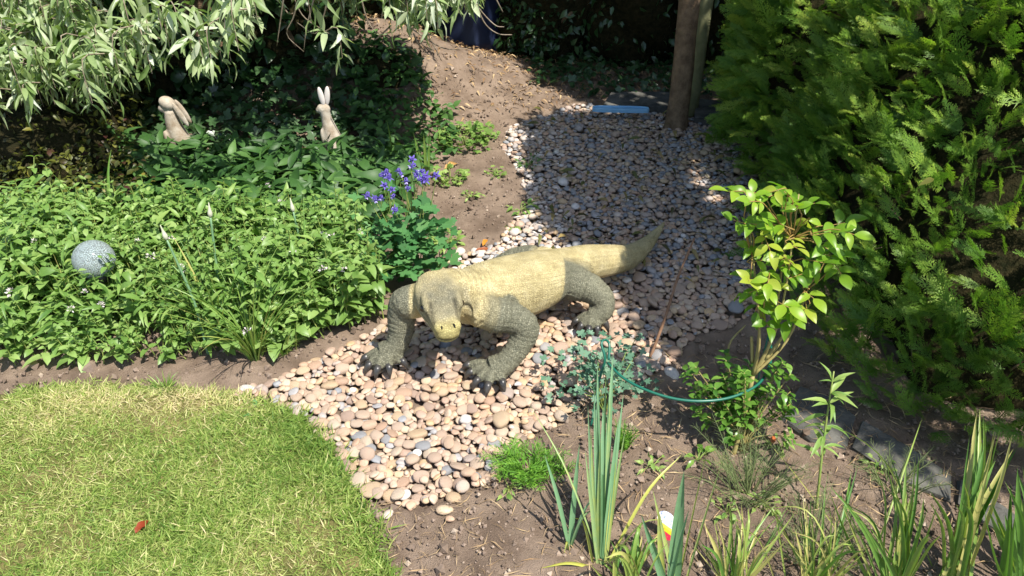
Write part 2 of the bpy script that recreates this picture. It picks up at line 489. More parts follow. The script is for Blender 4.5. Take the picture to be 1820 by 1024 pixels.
# ------------------------------------------------------------------ lawn and grass
def build_lawn():
    P = LAWN
    n = len(P)
    # thin turf sheet, triangulated by a grid clipped to the outline
    xs = np.arange(-2.4, 0.1, 0.02); ys = np.arange(0.75, 2.0, 0.02)
    X, Y = np.meshgrid(xs, ys)
    ok = inside(P, X, Y)
    Z = 0.004 + 0.006 * vnoise(X, Y, 0.2, 5) + 0.004 * vnoise(X, Y, 0.05, 6)
    e = edge_dist(P, X, Y)
    Z = Z + 0.012 * np.clip(e / 0.05, 0, 1)
    idx = np.arange(X.size).reshape(X.shape)
    k = ok[:-1, :-1] | ok[:-1, 1:] | ok[1:, 1:] | ok[1:, :-1]
    Z = np.where(ok, Z, -0.03)
    q = np.stack([idx[:-1, :-1], idx[:-1, 1:], idx[1:, 1:], idx[1:, :-1]], -1)[k]
    used = np.unique(q); remap = -np.ones(X.size, int); remap[used] = np.arange(len(used))
    V = np.stack([X, Y, Z], -1).reshape(-1, 3)[used]
    o = obj('lawn', make_mesh('lawn', V, [remap[q]]), M['lawn'])
    tag(o, 'mown lawn with dry yellow patches', kind='structure')
    # blades
    Nb = 70000
    x = rng.uniform(-1.45, 0.0, Nb * 2); y = rng.uniform(0.98, 1.86, Nb * 2)
    k = inside(P, x, y) | ((edge_dist(P, x, y) < .022 * (1 + vnoise(x, y, .05, 15))) & (rng.random(len(x)) < .35)); x = x[k][:Nb]; y = y[k][:Nb]
    e = np.where(inside(P, x, y), edge_dist(P, x, y), 0)
    n = len(x)
    dry = 0.5 * vnoise(x, y, 0.28, 11) + 0.35 * vnoise(x, y, 0.1, 12)
    sp = at(310, 722)[:2]
    dry += 1.0 * np.exp(-(((x - sp[0]) / 0.32) ** 2 + ((y - sp[1]) / 0.06) ** 2)) + 0.5 * np.exp(-(((x + 1.2) / 0.3) ** 2 + ((y - 1.62) / 0.12) ** 2))
    # greener, longer fringe along the edge to the pebbles
    fr = np.exp(-(e / 0.05) ** 2) * (x > -0.8)
    dry -= 0.35 * np.exp(-(e / 0.10) ** 2) * (x > -0.72)
    tint = np.clip(0.45 + 0.32 * dry + rng.normal(0, 0.2, n), 0, 1)
    L = rng.uniform(0.014, 0.036, n) * (1 + 0.4 * fr)
    lean = rand_dirs(n, 0.05, 0.75)
    clump = np.stack([vnoise(x, y, 0.05, 13), vnoise(x, y, 0.05, 14), np.zeros(n)], 1)
    ax = unit(lean + 0.7 * clump)
    tv = np.array([(-.030, 0, 0), (.030, 0, 0), (.036, .5, .04), (-.036, .5, .04), (.004, 1, -.22), (-.004, 1, -.22)]); tf = np.array([(0, 1, 2, 3), (3, 2, 4, 5)])
    acc = Acc()
    pos = np.stack([x, y, 0.004 + 0.011 * np.clip(e / 0.05, 0, 1)], 1)
    acc.many(tv, tf, frames(pos, ax, rand_dirs(n), L), tint)
    o = acc.build('grass', M['grass'])
    tag(o, 'short mown grass of the lawn, green with straw-yellow patches', 'grass', kind='stuff')
build_lawn()

# ------------------------------------------------------------------ pebbles
def pebble_templates(sub, count, seed):
    r = np.random.default_rng(seed)
    V, F = icosphere(sub)
    out = []
    for i in range(count):
        W = V.copy()
        for k in range(5):
            d = unit(r.normal(size=3)); f = r.uniform(0.08, 0.26)
            W = W + np.outer(f * np.maximum(0, W @ d) ** 2, d) * r.choice([-1, 1])
        W = np.sign(W) * np.abs(W) ** r.uniform(0.78, 1.08)
        W /= np.abs(W).max(0)
        out.append((W, F))
    return out

PEB_H = 0.03
def build_pebbles():
    x0, x1, y0, y1 = PEB[:, 0].min() - .05, PEB[:, 0].max() + .05, PEB[:, 1].min() - .05, PEB[:, 1].max() + .05
    res = 0.006
    W = int((x1 - x0) / res) + 1; Hh = int((y1 - y0) / res) + 1
    Hm = np.full((Hh, W), -0.004)
    gxx = x0 + np.arange(W) * res; gyy = y0 + np.arange(Hh) * res
    XX, YY = np.meshgrid(gxx, gyy)
    ins = inside(PEB, XX, YY)
    cx = rng.uniform(x0, x1, 400000); cy = rng.uniform(y0, y1, 400000)
    k = inside(PEB, cx, cy); cx = cx[k]; cy = cy[k]
    ptr = 0
    rows = []
    area = ins.sum() * res * res
    target = int(area / 0.00026)
    for n in range(target):
        # sample candidates and take the lowest lying
        best = None
        for c in range(9):
            x, y = cx[ptr], cy[ptr]; ptr = (ptr + 1) % len(cx)
            h = Hm[int((y - y0) / res), int((x - x0) / res)]
            if best is None or h < best[0]: best = (h, x, y)
        _, x, y = best
        big = rng.random()
        a = rng.uniform(0.007, 0.011) if big < .25 else rng.uniform(0.011, 0.016) if big < 0.74 else rng.uniform(0.016, 0.023)
        if big > 0.975: a = rng.uniform(0.023, 0.031)
        if y > 2.3: a *= 0.92
        b = a * rng.uniform(0.62, 0.95); c = min(a, b) * rng.uniform(0.36, 0.66)
        th = rng.uniform(0, math.pi)
        r = a * 0.95; m = int(r / res) + 1
        ix, iy = int((x - x0) / res), int((y - y0) / res)
        xa, xb, ya, yb = max(0, ix - m), min(W, ix + m + 1), max(0, iy - m), min(Hh, iy + m + 1)
        lx = XX[ya:yb, xa:xb] - x; ly = YY[ya:yb, xa:xb] - y
        u = (lx * math.cos(th) + ly * math.sin(th)) / a; v = (-lx * math.sin(th) + ly * math.cos(th)) / b
        e = u * u + v * v
        f = e < 0.85
        if not f.any(): continue
        hh = Hm[ya:yb, xa:xb]
        base = np.percentile(hh[f], 62)
        if base > 0.028: continue
        zc = base + c * 0.62
        # tilt follows the slope underneath
        A = np.stack([lx[f], ly[f], np.ones(f.sum())], 1)
        try: co = np.linalg.lstsq(A, hh[f], rcond=None)[0]
        except Exception: co = np.zeros(3)
        sl = np.clip(co[:2], -0.55, 0.55)
        top = zc + c * np.sqrt(np.maximum(0, 1 - e)) + lx * sl[0] * .7 + ly * sl[1] * .7
        Hm[ya:yb, xa:xb] = np.where(e < 1, np.maximum(hh, top), hh)
        rows.append((x, y, zc, a, b, c, th, sl[0], sl[1]))
    Rw = np.array(rows)
    n = len(Rw)
    nor = unit(np.stack([-Rw[:, 7], -Rw[:, 8], np.ones(n)], 1) + rng.normal(0, 0.12, (n, 3)))
    ax = np.stack([np.cos(Rw[:, 6]), np.sin(Rw[:, 6]), np.zeros(n)], 1)
    Mx = frames(Rw[:, :3], ax, nor, 1.0)      # local y along the long axis
    Mx[:, :3, 1] *= Rw[:, 3:4]; Mx[:, :3, 0] *= Rw[:, 4:5]; Mx[:, :3, 2] *= Rw[:, 5:6]
    tint = rng.random(n)
    grey = rng.random(n) < np.where(Rw[:, 1] > 2.35, 0.42, 0.11)  # more grey stones farther back: cool shade put into their tint
    tint = np.where(grey, rng.uniform(0, 0.2, n), 0.2 + 0.66 * tint ** 0.95)
    pale = rng.random(n) < np.where((Rw[:, 1] > 2.35) & (Rw[:, 0] < 0.25), 0.38, 0.035)
    tint = np.where(pale, rng.uniform(0.9, 1.0, n), tint)
    root = empty('pebble_path', (0, 2.2, 0))
    tag(root, 'path of rounded cream, pink and grey river pebbles', kind='structure')
    # which show largest: near the camera, on top, not under the statue
    d = np.linalg.norm(Rw[:, :3] - np.array([0, 0, CAM_H]), axis=1)
    ontop = np.array([Hm[int((r[1] - y0) / res), int((r[0] - x0) / res)] - (r[2] + r[5]) < 0.004 for r in Rw])
    score = Rw[:, 3] * Rw[:, 4] / d ** 2 * np.where(ontop, 1, 0.15) * np.where(Rw[:, 1] < 2.35, 1, 0.3)
    order = np.argsort(-score)
    vis = np.array([Hm[int((r[1] - y0) / res), int((r[0] - x0) / res)] - (r[2] + r[5]) < 0.012 for r in Rw])
    order = order[vis[order]]
    hi = pebble_templates(2, 7, 3); lo = pebble_templates(1, 5, 4)
    meshes = []
    for V, F in hi:
        row = []
        for tv in np.linspace(0.03, 0.99, 14):
            me = make_mesh('pebble', V, [F], np.full(len(V), tv)); me.materials.append(M['pebble']); row.append(me)
        meshes.append(row)
    inv = Matrix.Translation(root.location).inverted()
    for i in order[:300]:
        o = bpy.data.objects.new('pebble', meshes[i % 7][int(round(np.clip((tint[i] - 0.03) / 0.96, 0, 1) * 13))])
        col.objects.link(o); o.parent = root; o.matrix_parent_inverse = inv; o.matrix_basis = Matrix(Mx[i].tolist())
    rest = order[300:]
    nearm = np.arange(len(rest)) < 500
    OV = np.array([(1, 0, 0), (-1, 0, 0), (0, 1, 0), (0, -1, 0), (0, 0, 1), (0, 0, -1)], float); OF = [(0, 2, 4), (2, 1, 4), (1, 3, 4), (3, 0, 4), (2, 0, 5), (1, 2, 5), (3, 1, 5), (0, 3, 5)]
    OL = list(OV); G2 = []; ca = {}
    def mid(a, b):
        k = (min(a, b), max(a, b))
        if k not in ca: OL.append((OL[a] + OL[b]) / np.linalg.norm(OL[a] + OL[b])); ca[k] = len(OL) - 1
        return ca[k]
    for a, b, c in OF:
        x, y, z = mid(a, b), mid(b, c), mid(c, a); G2 += [(a, x, z), (b, y, x), (c, z, y), (x, y, z)]
    tiny = (np.array(OL), np.array(G2))
    farm = (~nearm) & (Rw[rest, 1] > 2.55)
    acc = Acc(); r = rest[farm]; acc.many(tiny[0], tiny[1], Mx[r], tint[r])
    for j, (V, F) in enumerate(hi):
        r = rest[nearm][rest[nearm] % 7 == j]; acc.many(V, F, Mx[r], tint[r])
    for j, (V, F) in enumerate(lo):
        mm = ~nearm & ~farm; r = rest[mm][rest[mm] % 5 == j]; acc.many(V, F, Mx[r], tint[r])
    o = acc.build('pebbles', M['pebble'], root); o['kind'] = 'stuff'
    # strays lying on soil or grass: things of their own
    V, F = hi[2]
    for (px, py, s, tv, lab) in [
        (1195, 662, .030, .97, 'cream oval pebble lying alone on soil beside the green shrub'),
        (690, 912, .017, .93, 'small pale pebble stranded on soil past the tip of the pebble path'),
        (790, 905, .022, .75, 'tan pebble on soil just below the tip of the pebble path'),
        (425, 700, .020, .5, 'reddish pebble at the sharp corner of path and lawn'),
        (1145, 640, .032, .9, 'broad pale stone beside the leaning brown stick'),
        (800, 920, .012, .6, 'tiny pinkish pebble, lowest stray below the path tip')]:
        p = at(px, py, 0.012)
        me = make_mesh('stray_pebble', V * np.array([s, s * .72, s * .5]), [F], np.full(len(V), tv))
        o = obj('stray_pebble', me, M['pebble'])
        o.location = (p[0], p[1], float(gz(p[0], p[1])) + 0.008)
        o.rotation_euler = (random.uniform(-.2, .2), random.uniform(-.2, .2), random.uniform(0, 3))
        tag(o, lab, 'pebble', 'stray pebbles off the path')
    # a few leaves fallen in
build_pebbles()

def pebble_litter():
    n = 150; x = rng.uniform(.1, 1.0, n * 3); y = 2.3 + 1.7 * rng.random(n * 3); k = inside(PEB, x, y); x = x[k][:n]; y = y[k][:n]; n = len(x)
    V, F = leaf(.3, 3, .4, .25)
    acc = Acc().many(V, F, frames(np.stack([x, y, np.full(n, .047)], 1), rand_dirs(n, -.1, .25), unit(rng.normal(0, .35, (n, 3)) + [0, 0, 1.]), rng.uniform(.025, .07, n)), rng.random(n))
    o = acc.build('fallen_leaves', leaf_mat('olive_dead_leaf', [(0, (.06, .05, .02)), (.5, (.11, .12, .03)), (1, (.28, .2, .08))], .2)); tag(o, 'olive and brown dead leaves dotted over the shaded pebbles', 'leaf litter', kind='stuff')
pebble_litter()

# ------------------------------------------------------------------ komodo statue
def loft(rows, n, k=20, up=(0, 0, 1), closed=True):
    """rows: x y z half_width half_height exponent"""
    S = spline(rows, n)
    P = S[:, :3]; T = unit(np.gradient(P, axis=0))
    V = []
    a = np.arange(k) * 2 * math.pi / k
    for i in range(n):
        s = unit(np.cross(T[i], up)); w = np.cross(s, T[i])
        e = 2.0 / max(1.6, S[i, 5]) if S.shape[1] > 5 else 1.0
        cx = np.sign(np.cos(a)) * np.abs(np.cos(a)) ** e; sy = np.sign(np.sin(a)) * np.abs(np.sin(a)) ** e
        V.append(P[i] + np.outer(cx * max(S[i, 3], .001), s) + np.outer(sy * max(S[i, 4], .001), w))
    V = np.concatenate(V)
    q = [(i * k + j, i * k + (j + 1) % k, (i + 1) * k + (j + 1) % k, (i + 1) * k + j) for i in range(n - 1) for j in range(k)]
    t = [(0, j + 1, j) for j in range(1, k - 1)] + [((n - 1) * k, (n - 1) * k + j, (n - 1) * k + j + 1) for j in range(1, k - 1)]
    return V, [np.array(q), np.array(t)]

def fuse(acc, voxel, smooth_it, factor=0.5):
    me = make_mesh('tmp', np.concatenate(acc.V), [np.concatenate(v) for v in acc.F.values()])
    o = bpy.data.objects.new('tmp', me); col.objects.link(o)
    r = o.modifiers.new('r', 'REMESH'); r.mode = 'VOXEL'; r.voxel_size = voxel; r.adaptivity = 0
    s = o.modifiers.new('s', 'SMOOTH'); s.iterations = smooth_it; s.factor = factor
    dg = bpy.context.evaluated_depsgraph_get()
    out = bpy.data.meshes.new_from_object(o.evaluated_get(dg))
    bpy.data.objects.remove(o); bpy.data.meshes.remove(me)
    return out

def seg_dist(P, A, B):
    d = B - A
    t = np.clip(((P - A) @ d) / (d @ d + 1e-12), 0, 1)
    return np.linalg.norm(P - A - t[:, None] * d, axis=1), t

def chain_dist(P, pts, rad):
    best = np.full(len(P), 1e9); along = np.zeros(len(P))
    for i in range(len(pts) - 1):
        d, t = seg_dist(P, pts[i], pts[i + 1])
        r = rad[i] * (1 - t) + rad[i + 1] * t
        v = d / r
        k = v < best
        best[k] = v[k]; along[k] = i + t[k]
    return best, along

def build_komodo():
    acc = Acc()
    neck = np.array([-0.220, 1.885, 0.278]); nose = np.array([-0.174, 1.706, 0.240])
    hd = nose - neck
    body = [(.600, 2.700, .052, .006, .006, 2), (.545, 2.585, .062, .018, .019, 2), (.485, 2.475, .074, .030, .033, 2), (.415, 2.375, .090, .042, .046, 2), (.335, 2.305, .118, .053, .056, 2), (.25, 2.245, .142, .064, .063, 2),
            (.17, 2.175, .158, .080, .074, 2), (.09, 2.10, .172, .100, .090, 2.1), (.01, 2.03, .186, .109, .098, 2.1), (-.07, 1.965, .205, .104, .094, 2.1), (-.135, 1.915, .230, .090, .082, 2.1), (-.186, 1.905, .258, .068, .062, 2.1), tuple(neck + [.004, .010, -.006]) + (.060, .050, 2.2)]
    acc.raw(*loft(body, 90, 28))
    head = []
    for t, w, h, e, dz in [(-.14, .054, .046, 2.2, -.004), (.05, .066, .048, 2.6, 0), (.25, .069, .047, 3.0, .0), (.45, .061, .042, 3.4, .0), (.65, .047, .035, 3.6, -.001), (.82, .039, .030, 3.2, -.002), (.94, .036, .027, 2.7, -.003), (1.02, .027, .023, 2.2, -.006), (1.05, .012, .010, 2, -.007)]:
        head.append(tuple(neck + hd * t + [0, 0, dz]) + (w, h, e))
    acc.raw(*loft(head, 40, 28))
    ico, icf = icosphere(2)
    side = unit(np.cross(hd, [0, 0, 1])); upv = np.cross(side, unit(hd))
    # brow ridges, jaw muscles, snout rims
    for s in (-1, 1):
        acc.raw(neck + hd * .47 + side * s * .047 + upv * .032 + ico @ np.array([side * .011, unit(hd) * .038, upv * .016]), icf)
        acc.raw(neck + hd * .18 + side * s * .050 - upv * .012 + ico @ np.array([side * .018, unit(hd) * .050, upv * .028]), icf)
        acc.raw(neck + hd * .93 + side * s * .024 + upv * .018 + ico @ np.array([side * .015, unit(hd) * .018, upv * .013]), icf)
    acc.raw(neck + hd * .02 - upv * .035 + ico @ np.array([side * .055, unit(hd) * .06, upv * .03]), icf)     # throat
    legs = {}
    def leg(name, rows, toes):
        rows = np.array(rows, float)
        r6 = np.c_[rows[:, :4], rows[:, 3] * 0.97, np.full(len(rows), 2.0)]
        acc.raw(*loft(r6, 26, 16, up=(0.3, 0.85, 0.2)))
        legs[name] = rows
        claws = []
        foot = rows[-1, :3]
        for tp in toes:
            tip = np.array(tp)
            mid = foot * .45 + tip * .55 + [0, 0, .014]
            acc.raw(*loft([tuple(foot + (tip - foot) * .05) + (.018, .018, 2), tuple(mid) + (.016, .0155, 2), tuple(tip) + (.0125, .0125, 2)], 8, 10, up=(0.1, 0.1, 1)))
            acc.raw(mid * .3 + tip * .7 + ico * .0145, icf)
            claws.append((mid, tip))
        return claws
    G = 0.048
    cl = []
    # near-side fore leg (towards the hedge)
    cl += leg('fr', [(-.115, 1.925, .215, .062), tuple(at(868, 556, .225)) + (.058,), tuple(at(906, 564, .205)) + (.048,), tuple(at(934, 581, .178)) + (.042,), tuple(at(924, 611, .128)) + (.038,), tuple(at(902, 641, .085)) + (.034,), tuple(at(880, 656, .060)) + (.043,)],
              [at(839, 662, G), at(850, 676, G), at(868, 685, G), at(892, 679, G), at(834, 650, G + .003)])
    # far fore leg (towards the bed)
    cl += leg('fl', [(-.19, 1.94, .225, .055), tuple(at(738, 535, .235)) + (.052,), tuple(at(720, 540, .22)) + (.047,), tuple(at(714, 560, .18)) + (.043,), tuple(at(712, 590, .125)) + (.039,), tuple(at(704, 615, .085)) + (.034,), tuple(at(688, 629, .060)) + (.043,)],
              [at(652, 636, G), at(658, 648, G), at(672, 655, G), at(691, 652, G), at(714, 642, G)])
    # near-side hind leg
    cl += leg('hr', [(.165, 2.175, .15, .066), tuple(at(1018, 502, .150)) + (.060,), tuple(at(1046, 512, .140)) + (.050,), tuple(at(1068, 528, .120)) + (.042,), tuple(at(1074, 546, .095)) + (.035,), tuple(at(1066, 558, .075)) + (.034,), tuple(at(1056, 563, .062)) + (.038,)],
              [at(1026, 571, G), at(1034, 579, G), at(1047, 584, G), at(1061, 583, G), at(1074, 574, G)])
    # hind leg on the bed side, mostly hidden by the body
    cl += leg('hl', [(.12, 2.23, .145, .060), (.06, 2.265, .145, .052), (.01, 2.275, .135, .044), (-.05, 2.265, .11, .038), (-.085, 2.26, .085, .032), (-.10, 2.24, .062, .032)],
              [(-.16, 2.24, G), (-.155, 2.215, G), (-.135, 2.195, G), (-.11, 2.19, G), (-.085, 2.2, G)])
    me = fuse(acc, 0.0046, 2, 0.5)
    n = len(me.vertices)
    V = np.empty(n * 3, np.float32); me.vertices.foreach_get('co', V); V = V.reshape(-1, 3).astype(float)
    Nn = np.empty(n * 3, np.float32); me.vertices.foreach_get('normal', Nn); Nn = Nn.reshape(-1, 3).astype(float)
    # masks
    B = np.array(body)
    db, _ = chain_dist(V, B[:, :3], np.maximum(B[:, 3], .02))
    legm = np.zeros(n); foot = np.zeros(n); wr = np.zeros(n)
    for k, rows in legs.items():
        dl, al = chain_dist(V, rows[:, :3], rows[:, 3])
        # the skin fold where the leg meets the body
        m = np.clip((al - (0.75 if k[0] == 'f' else .55)) / .35, 0, 1) * (dl < 1.5) if k != 'fl' else np.clip((al - .1) / .3, 0, 1) * (dl < 1.5)
        legm = np.maximum(legm, m)
        tf = np.linalg.norm(V - rows[-1, :3], axis=1) < 0.085
        tf &= V[:, 2] < 0.1
        legm = np.maximum(legm, tf * 1.0); foot = np.maximum(foot, tf * 1.0)
        sel = (dl < 1.5) & (al > 1)
        wr[sel] = np.sin(al[sel] * 26)
    hs = (V - neck) @ unit(hd) / np.linalg.norm(hd)
    hu = (V - neck) @ side; hv = (V - neck) @ upv
    inhead = (hs > -.15) & (np.abs(hu) < .085) & (np.abs(hv) < .085) & (np.linalg.norm(V - (neck + hd * .5), axis=1) < .125)
    legm = legm * (1 - np.clip((.150 - np.linalg.norm(V - (neck + hd * .35), axis=1)) / .03, 0, 1) * (V[:, 0] > neck[0] - .075) * (V[:, 1] < 1.93) * (V[:, 2] > .19))
    topm = inhead * np.clip((hv - .012) / .02, 0, 1) * np.clip((hs + .15) / .4, 0, 1) * np.clip((.98 - hs) / .18, 0, 1) * np.clip((.056 - np.abs(hu)) / .02, 0, 1) * (.8 + .2 * vnoise(hu, hs * .17, .02, 23))
    topm = np.maximum(topm, .62 * inhead * np.clip((np.abs(hu) - .030) / .012, 0, 1) * np.clip((hs - .1) / .15, 0, 1) * np.clip((.86 - hs) / .1, 0, 1) * np.clip((hv + .02) / .02, 0, 1))
    snout = inhead * np.clip((hs - .76) / .22, 0, 1) * (1 - topm)
    # mouth line
    mv = -0.004 - 0.008 * np.clip(hs, 0, 1) - 0.002 * np.cos(hu / .009)
    mouth = inhead * (hs > .3) * np.exp(-((hv - mv) / .0034) ** 2)
    V = V - Nn * (mouth * 0.0045)[:, None]
    # eye socket
    for s in (-1, 1):
        c = neck + hd * .50 + side * s * .060 + upv * .019
        d = np.linalg.norm(V - c, axis=1); V = V - Nn * (np.exp(-(d / .012) ** 2) * .006)[:, None]
        c = neck + hd * .40 + side * s * .064 + upv * .0
    edge = np.clip(4 * legm * (1 - legm), 0, 1) * (1 - foot)
    V = V - Nn * (edge * .0055)[:, None]                      # crease where each leg meets the trunk
    bt = np.array([.25, .22, -.06]); bt = bt / np.linalg.norm(bt); flank = np.clip(1 - np.abs(Nn[:, 2]), 0, 1) * (1 - legm) * (~inhead)
    V = V + Nn * (  .0007 * flank * np.sin((V @ bt) * 430 + 5 * vnoise(V[:, 0], V[:, 2], .05, 24)))[:, None]
    # loose skin: wrinkles on the legs and folds at the neck and along the belly
    nz = vnoise(V[:, 0] * 1.0 + V[:, 2] * 3, V[:, 1] + V[:, 2] * 2, .018, 21)
    V = V + Nn * (0.0011 * wr * legm + 0.0012 * nz)[:, None]
    nb = (np.abs(((V - np.array([-.15, 1.91, .24])) @ unit(np.array([-.05, -.01, .03])))) < .05) & ~inhead
    V = V + Nn * (0.0018 * np.sin(((V @ unit(np.array([-.5, -.3, .4]))) * 420)) * nb)[:, None]
    me.vertices.foreach_set('co', V.astype(np.float32).ravel())
    cm = np.zeros((n, 4), np.float32)
    cm[:, 0] = np.clip(legm, 0, 1); cm[:, 1] = np.clip(topm, 0, 1); cm[:, 2] = np.clip(snout, 0, 1); cm[:, 3] = 1
    # smooth the paint masks a little through the edges
    ed = np.empty(len(me.edges) * 2, np.int32); me.edges.foreach_get('vertices', ed); ed = ed.reshape(-1, 2)
    for _ in range(2):
        s = np.zeros((n, 3)); c = np.zeros(n)
        np.add.at(s, ed[:, 0], cm[ed[:, 1], :3]); np.add.at(s, ed[:, 1], cm[ed[:, 0], :3])
        np.add.at(c, ed[:, 0], 1); np.add.at(c, ed[:, 1], 1)
        cm[:, :3] = 0.5 * cm[:, :3] + 0.5 * s / np.maximum(c, 1)[:, None]
    at_ = me.attributes.new('paint', 'FLOAT_COLOR', 'POINT'); at_.data.foreach_set('color', cm.ravel())
    at2 = me.attributes.new('extra', 'FLOAT', 'POINT'); at2.data.foreach_set('value', np.clip(mouth * .9 + .85 * inhead * np.exp(-((np.abs(hu) - .046) / .007) ** 2) * np.exp(-((hv - .022) / .012) ** 2) * np.exp(-((hs - .52) / .16) ** 2) + .65 * inhead * np.exp(-((np.abs(hu) - .034) / .006) ** 2) * np.clip(hv / .02, 0, 1) * (hs > .5) * (hs < .85), 0, 1).astype(np.float32))
    at3 = me.attributes.new('foot', 'FLOAT', 'POINT'); at3.data.foreach_set('value', foot.astype(np.float32))
    me.polygons.foreach_set('use_smooth', np.ones(len(me.polygons), bool)); me.update()
    # painted resin skin
    m, t, b, out = new_mat('komodo_skin')
    a = N(t, 'ShaderNodeAttribute', attribute_name='paint'); ex = N(t, 'ShaderNodeAttribute', attribute_name='extra'); ft = N(t, 'ShaderNodeAttribute', attribute_name='foot')
    sp = N(t, 'ShaderNodeSeparateColor'); t.links.new(a.outputs['Color'], sp.inputs[0])
    tc = N(t, 'ShaderNodeTexCoord')
    n1 = N(t, 'ShaderNodeTexNoise', Scale=22.0, Detail=6.0, Roughness=0.7); t.links.new(tc.outputs['Object'], n1.inputs['Vector'])
    n2 = N(t, 'ShaderNodeTexNoise', Scale=150.0, Detail=3.0, Roughness=0.7); t.links.new(tc.outputs['Object'], n2.inputs['Vector'])
    vo = N(t, 'ShaderNodeTexVoronoi', Scale=175.0); vo.feature = 'DISTANCE_TO_EDGE'; t.links.new(tc.outputs['Object'], vo.inputs['Vector'])
    vs = N(t, 'ShaderNodeMapRange'); vs.inputs['From Max'].default_value = 0.18; t.links.new(vo.outputs['Distance'], vs.inputs['Value'])
    cb = ramp(t, [(0.3, (0.37, 0.30, 0.14)), (0.5, (0.49, 0.41, 0.21)), (0.7, (0.58, 0.50, 0.29))], n1.outputs['Fac'])
    cl_ = ramp(t, [(0.3, (0.125, 0.125, 0.085)), (0.55, (0.195, 0.19, 0.13)), (0.75, (0.29, 0.275, 0.185))], n2.outputs['Fac'])
    ct = ramp(t, [(0.3, (0.12, 0.115, 0.08)), (0.6, (0.22, 0.205, 0.14)), (0.8, (0.36, 0.32, 0.19))], n2.outputs['Fac'])
    cs = ramp(t, [(0.3, (0.34, 0.29, 0.11)), (0.7, (0.46, 0.40, 0.17))], n1.outputs['Fac'])
    def mix(fa, c1, c2):
        x = N(t, 'ShaderNodeMix', data_type='RGBA'); t.links.new(fa, x.inputs[0])
        for i, c in ((6, c1), (7, c2)):
            if isinstance(c, tuple): x.inputs[i].default_value = c
            else: t.links.new(c, x.inputs[i])
        return x.outputs[2]
    c = mix(sp.outputs[0], cb, cl_); c = mix(sp.outputs[1], c, ct); c = mix(sp.outputs[2], c, cs); c = mix(ex.outputs['Fac'], c, (0.05, 0.045, 0.03, 1))
    # darker joints between the scales
    vm = N(t, 'ShaderNodeMapRange'); vm.inputs['To Min'].default_value = 0.74; vm.inputs['To Max'].default_value = 1.06; t.links.new(vs.outputs[0], vm.inputs['Value'])
    sc = N(t, 'ShaderNodeVectorMath', operation='SCALE'); t.links.new(c, sc.inputs[0]); t.links.new(vm.outputs[0], sc.inputs['Scale'])
    # weathering blotches; darker in the hollows of the cast
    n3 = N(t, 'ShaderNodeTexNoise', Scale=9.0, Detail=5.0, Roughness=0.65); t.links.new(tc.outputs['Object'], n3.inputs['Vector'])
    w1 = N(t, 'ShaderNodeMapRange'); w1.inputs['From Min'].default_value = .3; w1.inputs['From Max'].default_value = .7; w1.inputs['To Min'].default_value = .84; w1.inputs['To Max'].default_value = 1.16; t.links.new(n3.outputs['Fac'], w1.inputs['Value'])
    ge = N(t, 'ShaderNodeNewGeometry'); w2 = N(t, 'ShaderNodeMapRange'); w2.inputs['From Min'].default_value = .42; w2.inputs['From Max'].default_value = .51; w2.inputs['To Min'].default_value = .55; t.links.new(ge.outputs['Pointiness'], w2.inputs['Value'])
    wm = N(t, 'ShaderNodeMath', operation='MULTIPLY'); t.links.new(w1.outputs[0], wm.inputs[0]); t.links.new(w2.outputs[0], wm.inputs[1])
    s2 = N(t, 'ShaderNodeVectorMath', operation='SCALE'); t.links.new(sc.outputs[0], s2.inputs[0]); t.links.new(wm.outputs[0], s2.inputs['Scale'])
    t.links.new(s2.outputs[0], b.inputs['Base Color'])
    b.inputs['Roughness'].default_value = 0.6; b.inputs['Specular IOR Level'].default_value = 0.3
    ad = N(t, 'ShaderNodeMath', operation='ADD'); t.links.new(vs.outputs[0], ad.inputs[0]); t.links.new(n2.outputs['Fac'], ad.inputs[1])
    bp = N(t, 'ShaderNodeBump', Strength=0.9, Distance=0.0022); t.links.new(ad.outputs[0], bp.inputs['Height']); t.links.new(bp.outputs['Normal'], b.inputs['Normal'])
    root = empty('komodo_dragon_statue', (.05, 2.05, 0.03))
    tag(root, 'straw-yellow and grey-green komodo dragon statue standing on the pebbles', 'statue')
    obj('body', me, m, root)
    claw_m = plain('claw_paint', (0.02, 0.02, 0.02), 0.35, 0.5, c2=(0.06, 0.055, 0.05), scale=60)
    for mid, tip in cl:
        d = unit(tip - mid); d = unit(np.array([d[0], d[1], min(d[2], -.05)]))
        L = 0.026
        path = [tip - d * .006 + [0, 0, .003], tip + d * L * .35 + [0, 0, .005], tip + d * L * .7 + [0, 0, .0], tip + d * L + [0, 0, -.013]]
        v, f = tube(path, [.0118, .0112, .0080, .0014], 8)
        a_ = Acc().raw(v, f); a_.build('claw', claw_m, root)
    eye_m = plain('eye_gloss', (0.03, 0.02, 0.01), 0.12, 0.6)
    dark = plain('nostril_dark', (0.015, 0.014, 0.012), 0.8, 0.1)
    for s in (-1, 1):
        Acc().raw(neck + hd * .50 + side * s * .0535 + upv * .019 + ico * .0105, icf).build('eye', eye_m, root)
        Acc().raw(neck + hd * .955 + side * s * .0180 + upv * .0230 + ico @ np.array([side * .0048 + unit(hd) * .002 * s, unit(hd) * .0095, upv * .006]), icf).build('nostril', dark, root)
build_komodo()
